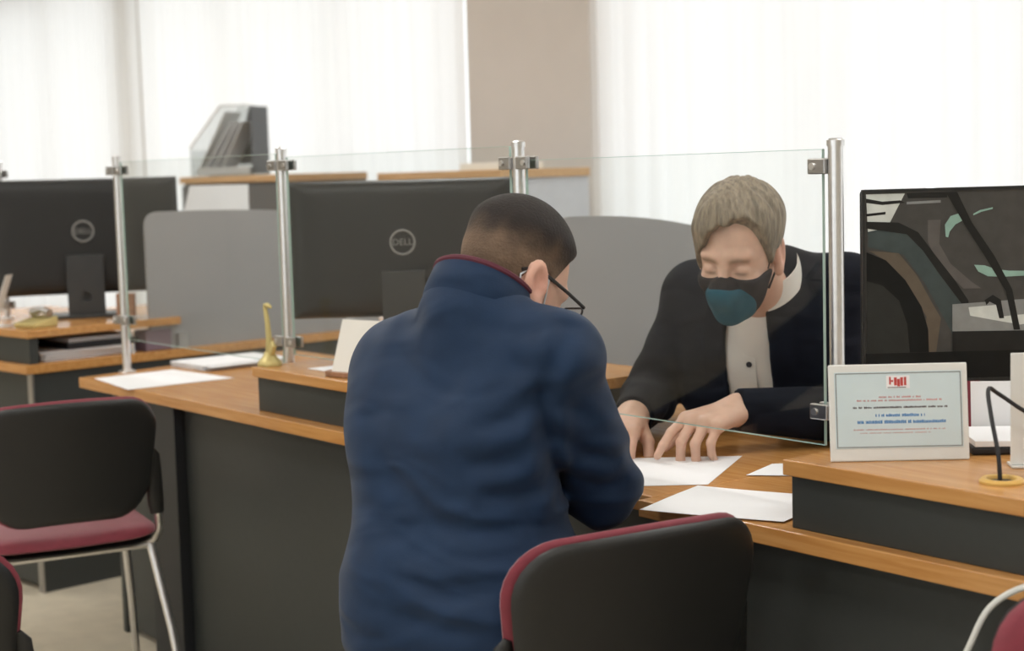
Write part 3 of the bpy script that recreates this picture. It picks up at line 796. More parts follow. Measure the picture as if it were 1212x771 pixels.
MB().tube([(-.04, .02, .045), (0, .025, .055), (.045, .02, .045)], [.014, .010, .014], 10).obj('handset', 'steel', o, smooth=True)
o = empty('photo_block', D3(-.16, .41, .8605), math.radians(0), 'small brown printed block beside the far monitor stand', 'photo')
o.location = D3(-.06, .40, .8605)
box('block', 'brown_print', o, -.03, .03, 0, .03, .012, .09, .002); box('foot', 'acrylic_white', o, -.035, .035, -.01, .04, 0, .0118, .002)
stack('document_stack', 'white papers stuffed under the raised shelf of the far desk', D3(-.175, .235, TT+.0003), .26, .3, .03, ROW+math.radians(6), n=5)
o = empty('letter_tray', D3(-.13, .12, TT+.0305), ROW+math.radians(6), 'black letter tray pushed under the far raised shelf', 'tray')
o.location = D3(-.20, .28, TT+.0308)
box('tray', 'rubber', o, -.12, .14, -.1, .16, 0, .02, .003); box('sheet_pile', 'paper', o, -.11, .13, -.09, .15, .0205, .034, .001)
tag(box('storage_box', 'mauve_plastic', None, -.04, .04, -.05, .05, 0, .07, .004), 'mauve plastic box at the far shelf end', 'box')
b_ = bpy.data.objects['storage_box']; b_.location = D3(-.06, .50, TT+.0005); b_.rotation_euler = (0, 0, ROW+math.radians(6))
# printer behind the far partition, a white sheet standing in its feed
o = empty('printer', D3(-.42, 1.0, TT), ROW+math.radians(46), 'grey desk printer behind the far partition with white paper standing in its feed', 'printer')
box('body', 'cabinet_grey', o, -.17, .17, -.12, .14, 0, .40, .012)
box('output_tray', 'monitor_black', o, -.13, .13, -.2, -.121, .06, .075, .002)
MB().add([(-.14, .04, .401), (.13, .04, .401), (.115, .10, .555), (-.115, .10, .555), (-.14, .044, .401), (.13, .044, .401), (.115, .104, .555), (-.115, .104, .555)],
         [(0, 1, 2, 3), (7, 6, 5, 4), (0, 4, 5, 1), (1, 5, 6, 2), (2, 6, 7, 3), (3, 7, 4, 0)]).obj('paper', 'paper', o)
# white cord at the near end of the counter
c = MB().tube(smooth_path([K(.56, .012, .757), K(.50, -.008, .753), K(.455, -.035, .72), K(.43, -.05, .66), K(.405, -.055, .60), K(.37, -.05, .52), K(.36, -.05, .40), K(.40, -.07, .2), K(.45, -.12, .02), K(.6, -.2, .006)]), .0045, 10).obj('cord', 'cord_white', None, smooth=True)
tag(c, 'white cord hanging over the counter edge by the raised shelf', 'cord')

# ------------------------------------------------------------------ people: distance-field modelling, one smooth surface per part
A_ = lambda *p: np.array(p, float)
def ln(q): return np.sqrt(np.einsum('ij,ij->i', q, q))
def cap(p, a, b, r1, r2=None):
    a = np.asarray(a, float); b = np.asarray(b, float); r2 = r1 if r2 is None else r2
    ba = b-a; pa = p-a
    h = np.clip(pa @ ba/max(ba @ ba, 1e-12), 0, 1)
    return ln(pa - h[:, None]*ba) - (r1+(r2-r1)*h)
def ell(p, c, r, R=None):
    q = p - np.asarray(c, float)
    if R is not None: q = q @ R
    r = np.asarray(r, float)
    k0 = ln(q/r); k1 = ln(q/(r*r))
    return k0*(k0-1)/np.maximum(k1, 1e-9)
def smin(a, b, k):
    h = np.clip(.5+.5*(b-a)/k, 0, 1); return b*(1-h)+a*h - k*h*(1-h)
def smax(a, b, k): return -smin(-a, -b, k)
def sm(x, a, b):
    t = np.clip((x-a)/(b-a), 0, 1); return t*t*(3-2*t)
def masked(p, c, rad, fn):
    """evaluate fn only near c"""
    d = ln(p-np.asarray(c, float)) - rad
    out = np.maximum(d, 0)+.03
    m = d < .0
    if m.any(): out[m] = fn(p[m])
    return out

def surface(fn, lo, hi, res):
    """naive surface nets on a sparse grid"""
    lo = np.asarray(lo, float); hi = np.asarray(hi, float)
    B = 8; nb = np.ceil((hi-lo)/(res*B)).astype(int); N = nb*B+1
    g = np.stack(np.meshgrid(*[np.arange(k) for k in nb], indexing='ij'), -1).reshape(-1, 3)
    d = fn(lo + (g*B+B/2)*res)
    g = g[np.abs(d) < B*res*.87*1.7]
    o = np.stack(np.meshgrid(*[np.arange(B)]*3, indexing='ij'), -1).reshape(-1, 3)
    cells = (g[:, None, :]*B + o[None]).reshape(-1, 3)
    cid = lambda c: (c[..., 0]*N[1] + c[..., 1])*N[2] + c[..., 2]
    corners = np.stack(np.meshgrid([0, 1], [0, 1], [0, 1], indexing='ij'), -1).reshape(-1, 3)
    ids = cid(cells[:, None, :]+corners[None])
    uq, inv = np.unique(ids, return_inverse=True); inv = inv.reshape(ids.shape)
    z = uq % N[2]; y = (uq//N[2]) % N[1]; x = uq//(N[2]*N[1])
    vals = np.concatenate([fn(lo + np.stack([x[i:i+200000], y[i:i+200000], z[i:i+200000]], -1)*res) for i in range(0, len(uq), 200000)])
    cv = vals[inv]; ins = cv < 0
    mix = ins.any(1) & ~ins.all(1)
    cells = cells[mix]; cv = cv[mix]; ins = ins[mix]
    acc = np.zeros((len(cells), 3)); cnt = np.zeros(len(cells))
    for a in range(8):
        for ax in (4, 2, 1):
            if a & ax: continue
            b = a | ax
            m = ins[:, a] != ins[:, b]
            if not m.any(): continue
            t = cv[m, a]/(cv[m, a]-cv[m, b])
            acc[m] += corners[a] + t[:, None]*(corners[b]-corners[a]); cnt[m] += 1
    verts = lo + (cells + acc/cnt[:, None])*res
    ci = cid(cells); order = np.argsort(ci); cs = ci[order]
    def look(c):
        k = cid(c); j = np.clip(np.searchsorted(cs, k), 0, len(cs)-1)
        ok = cs[j] == k; return np.where(ok, order[j], -1)
    faces = []
    for ax, bit in ((0, 4), (1, 2), (2, 1)):
        m = ins[:, 0] != ins[:, bit]
        c = cells[m]; e1 = np.zeros(3, int); e2 = np.zeros(3, int); e1[(ax+1) % 3] = 1; e2[(ax+2) % 3] = 1
        q = np.stack([look(c), look(c-e1), look(c-e1-e2), look(c-e2)], -1)
        flip = ~ins[m, 0]
        q[flip] = q[flip][:, ::-1]
        faces.append(q[(q >= 0).all(1)])
    return verts, np.concatenate(faces)

def sdf_obj(name, fn, lo, hi, res, m, parent, color=None):
    v, f = surface(fn, lo, hi, res)
    base = np.array(parent.matrix_world.translation) if parent else np.zeros(3)
    rt_ = parent
    while rt_.parent: rt_ = rt_.parent
    off = PBASE.get(rt_.name, np.zeros(3))
    me = bpy.data.meshes.new(name)
    me.vertices.add(len(v)); me.vertices.foreach_set('co', (v-off).astype(np.float32).ravel())
    me.loops.add(f.size); me.loops.foreach_set('vertex_index', f.astype(np.int32).ravel())
    me.polygons.add(len(f)); me.polygons.foreach_set('loop_start', np.arange(0, f.size, 4, dtype=np.int32))
    me.polygons.foreach_set('use_smooth', np.ones(len(f), bool))
    me.update(calc_edges=True); me.validate()
    if color is not None:
        ca = me.color_attributes.new('tone', 'FLOAT_COLOR', 'POINT')
        c = np.ones((len(v), 4), np.float32); c[:, :3] = color(v); ca.data.foreach_set('color', c.ravel())
    me.materials.append(M[m])
    o = bpy.data.objects.new(name, me); COL.objects.link(o); o.parent = parent
    return o
PBASE = {}

mat('skin', (.5, .3, .22), 0.5, var=0.06, nscale=60, bump=0.06, bscale=300, sss=0.12, attr='tone')
mat('hair', (.1, .07, .05), 0.6, var=0.5, nscale=34, bump=0.7, bscale=60, stretch=(4, 2.2, .7), attr='tone')
mat('cropped_hair', (.1, .07, .05), 0.75, var=0.3, nscale=45, bump=0.6, bscale=260, attr='tone')
mat('navy_cloth', srgb(18, 43, 72), 0.72, spec=0.3, var=0.12, nscale=18, bump=0.12, bscale=500, sheen=0.08, wrinkle=(6.5, .022))
mat('dark_suit', srgb(17, 20, 30), 0.85, spec=0.2, var=0.15, nscale=30, bump=0.1, bscale=700, wrinkle=(7, .018))
mat('trim_maroon', srgb(84, 26, 44), 0.7, var=0.1)
mat('shirt_white', srgb(238, 234, 228), 0.75, var=0.03, nscale=20, bump=0.1, bscale=400)
mat('trouser_dark', srgb(36, 38, 44), 0.8, var=0.1)
mat('shoe_black', srgb(22, 21, 20), 0.4, var=0.1)
mat('mask_teal', srgb(30, 86, 104), 0.85, var=0.12, nscale=80, bump=0.2, bscale=700)
mat('mask_black', srgb(36, 31, 34), 0.9, var=0.1, nscale=80, bump=0.2, bscale=700)
mat('mask_white', srgb(214, 222, 228), 0.85, var=0.04)
mat('eye_frame', srgb(28, 26, 28), 0.35, var=0.05)
mat('button_dark', srgb(44, 36, 34), 0.4, var=0.05)
glass_mat('lens', (.96, .97, .97), .06)

def frame(yaw_vec, pitch, roll=0.0):
    """columns right, forward, up from a horizontal facing vector and a downward pitch"""
    f = np.array([yaw_vec[0], yaw_vec[1], 0.]); f /= np.linalg.norm(f)
    r = np.array([f[1], -f[0], 0.])
    fw = f*math.cos(pitch) - np.array([0, 0, 1.])*math.sin(pitch)
    up = np.cross(r, fw)
    c, s = math.cos(roll), math.sin(roll)
    r2 = r*c + up*s; up2 = up*c - r*s
    return np.stack([r2, fw, up2], 1)

def skull(q):
    d = smin(ell(q, (0, -.012, .035), (.076, .098, .092)), ell(q, (0, .026, -.035), (.061, .068, .088)), .04)
    return smin(d, ell(q, (0, .034, -.086), (.044, .046, .034)), .03)
def head(q):
    d = skull(q)
    qa = q.copy(); qa[:, 0] = np.abs(qa[:, 0])
    d = smin(d, cap(qa, (.008, .086, .016), (.042, .076, .016), .010, .009), .016)      # brow
    d = smax(d, -ell(qa, (.032, .101, -.010), (.021, .018, .013)), .014)                 # sockets
    d = smin(d, ell(qa, (.031, .077, -.012), (.0165, .0125, .0125)), .004)               # lids
    d = smax(d, -cap(qa, (.020, .0905, -.0165), (.043, .084, -.0165), .0014), .003)      # lid line
    d = smin(d, ell(qa, (.040, .066, -.042), (.02, .02, .018)), .02)                     # cheek
    d = smin(d, cap(q, (0, .090, .004), (0, .112, -.038), .0075, .0115), .012)           # nose
    d = smin(d, ell(qa, (.011, .099, -.042), (.008, .009, .0075)), .006)
    d = smin(d, cap(qa, (0, .094, -.069), (.018, .087, -.069), .0065, .004), .006)       # lips
    d = smax(d, -cap(qa, (0, .101, -.0685), (.020, .091, -.068), .0012), .003)
    # ear: a tilted disc with a rim and a bowl
    ce = A_(.079, -.014, -.012)
    t = -.04; E = np.array([[math.cos(t), -math.sin(t), 0], [math.sin(t), math.cos(t), 0], [0, 0, 1.]])
    w = ((qa-ce) @ E)/1.2
    tl = .22; w2 = w.copy(); w2[:, 1] = w[:, 1]*math.cos(tl)+w[:, 2]*math.sin(tl); w2[:, 2] = -w[:, 1]*math.sin(tl)+w[:, 2]*math.cos(tl)
    ear = ell(w2, (0, 0, 0), (.0085, .0195, .032))
    ear = smin(ear, ell(w2, (0, .006, -.027), (.007, .0085, .010)), .008)
    ear = smax(ear, -ell(w2, (.009, .002, .004), (.008, .0115, .020)), .004)
    ear = smin(ear, ell(w2, (-.002, .013, -.004), (.006, .006, .008)), .006)
    return smin(d, ear*1.2, .007)

def hand_chain(R, w, mirror, curls, spread, thumb, s=1.0):
    """list of capsules for palm, fingers; R columns: x thumb side, y towards fingertips, z back of the hand"""
    kn = [(.031, .088, .0), (.010, .093, .002), (-.012, .089, .001), (-.031, .080, -.002)]
    ln_ = [(.042, .027, .022), (.046, .030, .023), (.042, .028, .022), (.033, .021, .020)]
    P = lambda a: w + R @ (np.array([a[0]*mirror, a[1], a[2]])*s)
    palm = [(P((.018-.012*i, .004, 0)), P(kn[i]), .0165*s, .0125*s) for i in range(4)]
    fingers = []
    for i in range(4):
        pos = np.array(kn[i]); ang = 0.0; ch = []
        sp = spread[i]
        for j in range(3):
            ang += curls[i][j]
            d = np.array([math.sin(sp)*math.cos(ang), math.cos(sp)*math.cos(ang), -math.sin(ang)])
            q = pos + d*ln_[i][j]
            r0 = (.0098, .0088, .0078)[j]*(.9 if i == 3 else 1)*s; r1 = (.0088, .0078, .0066)[j]*(.9 if i == 3 else 1)*s
            ch.append((P(pos), P(q), r0, r1)); pos = q
        fingers.append(ch)
    pos = np.array((.022, .020, -.006)); ch = []
    for j, (L, (yaw, pit)) in enumerate(zip((.046, .034, .028), thumb)):
        d = np.array([math.sin(yaw)*math.cos(pit), math.cos(yaw)*math.cos(pit), -math.sin(pit)])
        q = pos + d*L; ch.append((P(pos), P(q), (.0155, .0112, .0098)[j]*s, (.0118, .010, .0078)[j]*s)); pos = q
    fingers.append(ch)
    return palm, fingers
def hand(p, H):
    palm, fingers = H
    d = cap(p, *palm[0])
    for c in palm[1:]: d = smin(d, cap(p, *c), .012)
    out = d
    for ch in fingers:
        f = cap(p, *ch[0])
        for c in ch[1:]: f = smin(f, cap(p, *c), .003)
        out = np.minimum(out, smin(d, f, .009))
    return out

def limb(p, pts, rs, k=.02):
    d = cap(p, pts[0], pts[1], rs[0], rs[1])
    for i in range(1, len(pts)-1): d = smin(d, cap(p, pts[i], pts[i+1], rs[i], rs[i+1]), k)
    return d

def person(label, base):
    o = empty('person', base, 0, label, 'person'); PBASE[o.name] = np.array(base, float); return o
def rel(o, pts):
    b = PBASE[o.name]; return [tuple(np.asarray(p, float)-b) for p in pts]

# =========================================================== man in the navy jacket
def visitor():
    P = A_(-.075, 2.475, .60)
    o = person('man in navy jacket and glasses bending over the counter, seen from behind', (P[0], P[1], 0))
    Sr, Sl = A_(.066, 2.455, 1.03), A_(-.188, 2.645, 1.005)
    Er, Wr = A_(.136, 2.565, .812), A_(.105, 2.80, .795)
    El, Wl = A_(-.10, 2.86, .835), A_(.035, 3.01, .79)
    mid = (Sr+Sl)/2
    rt = (Sr-Sl); rt[2] = 0; rt /= np.linalg.norm(rt); ft = np.array([-rt[1], rt[0], 0])
    rp = A_(.93, -.36, 0); fp = A_(.36, .93, 0)
    neck = A_(-.058, 2.535, 1.095)
    Hc = A_(.003, 2.60, 1.147)
    HR = frame((math.sin(math.radians(50)), math.cos(math.radians(50))), math.radians(33))
    HS = 0.985
    hq = lambda p: ((p-Hc) @ HR)/HS
    nk = Hc + HR @ (A_(0, -.035, -.055)*HS)
    HRt = frame((Wr-Er)[:2]+A_(-.03, .03), .05)
    HLt = frame((Wl-El)[:2], .1)
    handR = hand_chain(HRt, Wr+HRt[:, 1]*.015, -1, [(.6, .8, .5)]*4, [.08, .0, -.06, -.12], [(-.5+1.0, .3), (.25, .4), (.0, .5)])
    handL = hand_chain(HLt, Wl+HLt[:, 1]*.015, 1, [(.3, .3, .2)]*4, [.08, .0, -.06, -.12], [(.6, .2), (.35, .2), (.2, .2)])
    hips = [(P + rp*s*.095 + fp*.03 + A_(0, 0, -.005)) for s in (-1, 1)]
    legdir = A_(-.12, .99, 0); legdir /= np.linalg.norm(legdir)
    knees = [hips[i] + legdir*.40 + rp*s*.02 + A_(0, 0, -.02) for i, s in ((0, -1), (1, 1))]
    ank = [k_ + A_(0, -.10, -.44) for k_ in knees]
    def torso(p, e):
        d = cap(p, Sl, Sr, .078+e)
        ub = mid + A_(-.02, 0, -.075) - ft*.012
        d = smin(d, cap(p, ub-rt*.088, ub+rt*.080, .110+e), .05)
        cc = A_(-.095, 2.525, .86)
        d = smin(d, cap(p, cc-rt*.066, cc+rt*.060, .120+e), .06)
        wc = A_(-.090, 2.495, .70)
        d = smin(d, cap(p, wc-rp*.062, wc+rp*.062, .128+e), .08)
        for S_ in (Sl, Sr): d = smin(d, cap(p, neck-A_(0, 0, .028), S_*.62+neck*.38+A_(0, 0, -.004), .070+e, .069+e), .03)
        d = smin(d, cap(p, P-rp*.075, P+rp*.075, .136+e), .08)
        return d
    def body(p):
        d = torso(p, -.022)
        d = smin(d, cap(p, neck-A_(0, 0, .05), nk, .060, .056), .03)
        hd = masked(p, Hc, .17, lambda q: head(hq(q))*HS)
        d = smin(d, hd, .03)
        d = smin(d, limb(p, [Sr, Er, Wr], [.05, .04, .026]), .03); d = smin(d, limb(p, [Sl, El, Wl], [.05, .04, .026]), .03)
        d = smin(d, masked(p, Wr+HRt[:, 1]*.08, .15, lambda q: hand(q, handR)), .02)
        d = smin(d, masked(p, Wl+HLt[:, 1]*.08, .15, lambda q: hand(q, handL)), .02)
        for i in (0, 1): d = smin(d, limb(p, [hips[i], knees[i], ank[i]], [.07, .05, .035]), .03)
        return d
    def tone(v):
        q = hq(v); c = np.tile(A_(.68, .42, .31), (len(v), 1))
        ear = np.exp(-(((np.abs(q[:, 0])-.083)/.012)**2 + ((q[:, 1]+.012)/.03)**2 + ((q[:, 2]+.01)/.04)**2))
        c = c*(1-.55*ear[:, None]) + A_(.66, .27, .21)*.55*ear[:, None]
        return c
    sdf_obj('body', body, (-.5, 2.2, .02), (.45, 3.25, 1.4), .0042, 'skin', o, tone)
    # hair: cropped, long enough on top, faded at the sides
    def zcut(y): return np.interp(y, [-.13, -.09, -.05, -.02, .006, .018, .030, .042, .06, .075, .1], [-.075, -.07, -.035, .012, .016, .006, .030, .058, .082, .098, .108])
    def hair(p):
        q = hq(p)
        top = sm(q[:, 2], .03, .085)
        t = .0022 + .011*top
        return smax(skull(q)-t, (zcut(q[:, 1])-q[:, 2])*.7, .004)*HS
    def htone(v):
        q = hq(v); mot = .005*np.sin(q[:, 0]*70+3*np.sin(q[:, 1]*60))+.004*np.sin(q[:, 1]*95+2*np.sin(q[:, 2]*80))
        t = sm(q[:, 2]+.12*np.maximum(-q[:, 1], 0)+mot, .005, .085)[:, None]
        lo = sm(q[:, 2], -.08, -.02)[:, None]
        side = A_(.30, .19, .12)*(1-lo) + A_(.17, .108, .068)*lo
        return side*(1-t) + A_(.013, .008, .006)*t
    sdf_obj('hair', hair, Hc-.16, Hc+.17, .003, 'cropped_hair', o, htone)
    # jacket
    X_ = lambda px, py: ((px-606)/785.0, 1.32-(py-205+.028*(px-606))/785.0)
    CREASES = []
    for x0, y0, x1, y1, w_, dp in ((668, 392, 640, 470, 9, 7), (640, 465, 650, 560, 9, 11), (649, 545, 668, 610, 9, 10), (636, 470, 556, 506, 9, 6), (642, 520, 540, 548, 10, 6), (650, 570, 560, 582, 8, 6),
            (640, 440, 590, 415, 10, 4), (615, 612, 500, 622, 10, 6), (600, 648, 470, 652, 9, 5), (590, 690, 440, 680, 10, 6), (560, 735, 430, 716, 9, 6), (430, 520, 470, 600, 12, 4), (425, 620, 480, 640, 10, 4),
            (665, 470, 715, 520, 9, 5), (662, 520, 735, 560, 8, 5), (670, 575, 745, 585, 8, 5), (520, 400, 545, 470, 14, 3)):
        CREASES.append((*X_(x0, y0), *X_(x1, y1), w_/785.0*1.25, dp*.001))
    def folds(p):
        q = p-mid; x = q @ rt; z = p[:, 2]; y = q @ ft
        back = sm(-y, -.06, .05)
        cr = lambda t: -(np.exp(-((np.sin(t*.5))/.42)**2)-.25)
        a = .0060*cr(70*(z*1.0+.42*x)+2.2*np.sin(11*x+1)+1.4*np.sin(17*z))*sm(x, -.12, .14)*sm(1.04-z, .0, .2)
        b = .0058*cr(58*(z-.25*x)+2.4*np.sin(9*x+2))*sm(.82-z, .0, .22)
        c = .0030*np.sin(38*(x*.9+.5*z)+1.7*np.sin(13*z))
        dmp = .010*np.exp(-((x-.145)/.03)**2 - ((z-.93)/.07)**2)*back*0
        # pressed-in creases of the cloth: armhole, armpit pulls, waist rolls, elbow (x, z start and end, width, depth)
        g = np.zeros(len(p))
        for x0, z0, x1, z1, w_, dp in CREASES:
            ax_, az_ = x1-x0, z1-z0; L2 = ax_*ax_+az_*az_
            t = np.clip(((p[:, 0]-x0)*ax_+(z-z0)*az_)/L2, 0, 1)
            bow = .012*np.sin(np.pi*t)
            dd = np.sqrt((p[:, 0]-x0-t*ax_)**2 + (z-z0-t*az_+bow*abs(ax_)/(abs(ax_)+abs(az_)))**2)
            fade = (np.sin(np.pi*np.clip(t*.9+.1, 0, 1))**.6)
            g += fade*dp*(np.exp(-(dd/w_)**2) - .55*np.exp(-((dd-2.1*w_)/(1.2*w_))**2))
        g *= sm(2.66-p[:, 1], 0, .08)
        return (a+b+c)*.6 + g
    def jacket(p):
        d = torso(p, .0)
        la = limb(p, [Sr+A_(0, 0, -.01), Er, Wr], [.070, .064, .047], .025)
        e = p-Er
        la = la + .0050*np.sin(85*(p[:, 2]-.25*p[:, 0])+2*np.sin(30*p[:, 1]))*np.exp(-(ln(e)/.11)**2)
        lb = limb(p, [Sl, El, Wl], [.074, .066, .046], .025)
        d = smin(d, cap(p, neck-A_(.0, 0, .045), neck+A_(-.004, -.008, .006), .093, .082), .04)
        d = smin(smin(d, la, .009), lb, .02)
        d = d + folds(p)
        d = smax(d, .46-p[:, 2], .01)
        # cuffs end at the wrists
        for W_, E_ in ((Wr, Er), (Wl, El)):
            ax = (W_-E_)/np.linalg.norm(W_-E_); s_ = (p-W_) @ ax
            near = ln(p-W_) < .12
            d = np.where(near, np.maximum(d, s_-.002), d)
        return d
    jk = sdf_obj('jacket', jacket, (-.48, 2.2, .42), (.36, 3.15, 1.3), .004, 'navy_cloth', o)
    # standing collar with a maroon edge
    ax = ft*.50 + A_(0, 0, 1)*.87; ax /= np.linalg.norm(ax)
    c0 = A_(-.047, 2.545, 1.128)
    fz = ft - (ft @ ax)*ax; fz /= np.linalg.norm(fz); rz_ = np.cross(fz, ax)
    def ring(r, h, wob=0):
        out = []
        for k_ in range(41):
            a = math.radians(-158 + 316*k_/40)       # open at the front
            out.append(c0 + (rz_*math.sin(a)*1.0 - fz*math.cos(a)*1.08)*r + ax*(h - .014*(1-math.cos(a))*.5))
        return out
    mb = MB(); prof = [(.080, -.036), (.0865, -.026), (.0865, -.01), (.084, .01), (.082, .022), (.076, .022), (.077, .0), (.074, -.034)]
    rows = [rel(o, ring(r, h)) for r, h in prof]
    vs = [p for r_ in rows for p in r_]; n = 41; fs = []
    for i in range(len(rows)):
        j = (i+1) % len(rows)
        for k_ in range(n-1): fs.append((i*n+k_, i*n+k_+1, j*n+k_+1, j*n+k_))
    fs.append(tuple(i*n for i in range(len(rows)))); fs.append(tuple(i*n+n-1 for i in range(len(rows)-1, -1, -1)))
    mb.add(vs, fs).obj('collar', 'navy_cloth', jk, smooth=True)
    MB().tube(rel(o, ring(.079, .024)), .0058, 8).obj('collar_trim', 'trim_maroon', jk, smooth=True)
    # trousers and shoes
    def trousers(p):
        d = cap(p, P-rp*.075, P+rp*.075, .128)
        for i in (0, 1): d = smin(d, limb(p, [hips[i], knees[i], ank[i]], [.092, .072, .058]), .04)
        return np.maximum(d, p[:, 2]-.70)
    sdf_obj('trousers', trousers, (-.45, 2.2, .02), (.3, 3.1, .76), .009, 'trouser_dark', o)
    for i in (0, 1):
        a = ank[i]
        sdf_obj('shoe', lambda p: np.maximum(smin(ell(p, a+A_(0, .09, -.045), (.045, .13, .045)), cap(p, a+A_(0, 0, .02), a+A_(0, 0, -.05), .048), .03), .004-p[:, 2]), a+A_(-.1, -.1, -.13), a+A_(.1, .27, .09), .008, 'shoe_black', o)
    # glasses
    L = lambda x, y, z: Hc + HR @ (A_(x, y, z)*HS)
    g = bpy.data.objects.new('glasses', None); COL.objects.link(g); g.parent = o; g.empty_display_size = .02
    for s in (-1, 1):
        MB().tube(rel(o, [L(s*.070, -.044, -.002), L(s*.071, -.022, .014), L(s*.075, .012, .013), L(s*.077, .06, .010), L(s*.073, .104, .008)]), .0021, 8, flat=1.5).obj('temple_arm', 'eye_frame', g, smooth=True)
        fr = rrect(.056, .038, .009, 4, s*.041, -.010)
        pts = [L(x, .114-.17*abs(x)**1.0*.6-.0, z) for x, z in fr]
        MB().tube(rel(o, pts), .0018, 8, True).obj('rim', 'eye_frame', g, smooth=True)
        MB().add(rel(o, pts), [tuple(range(len(pts)))]).obj('lens', 'lens', g)
    MB().tube(rel(o, [L(-.013, .112, -.006), L(0, .117, -.003), L(.013, .112, -.006)]), .002, 8).obj('bridge', 'eye_frame', g)
    # pale face mask
    def mask(p):
        q = hq(p)
        d = smin(skull(q), cap(q, (0, .094, -.02), (0, .112, -.05), .016, .018), .02) - .006
        reg = np.maximum(np.maximum(q[:, 2]+.022+.25*np.abs(q[:, 0]), -.118-q[:, 2]), .022+.25*np.maximum(-.03-q[:, 2], 0)-q[:, 1])
        return smax(d, reg, .004)*HS
    mk = sdf_obj('face_mask', mask, Hc-.17, Hc+.17, .003, 'mask_white', o)
    for s in (-1, 1):
        MB().tube(rel(o, [L(s*.067, .03, -.035), L(s*.074, .012, .008), L(s*.071, -.022, .020), L(s*.069, -.042, -.010), L(s*.066, -.024, -.048), L(s*.062, .022, -.075)]), .0016, 6).obj('ear_loop', 'mask_white', mk)
    return o
visitor()

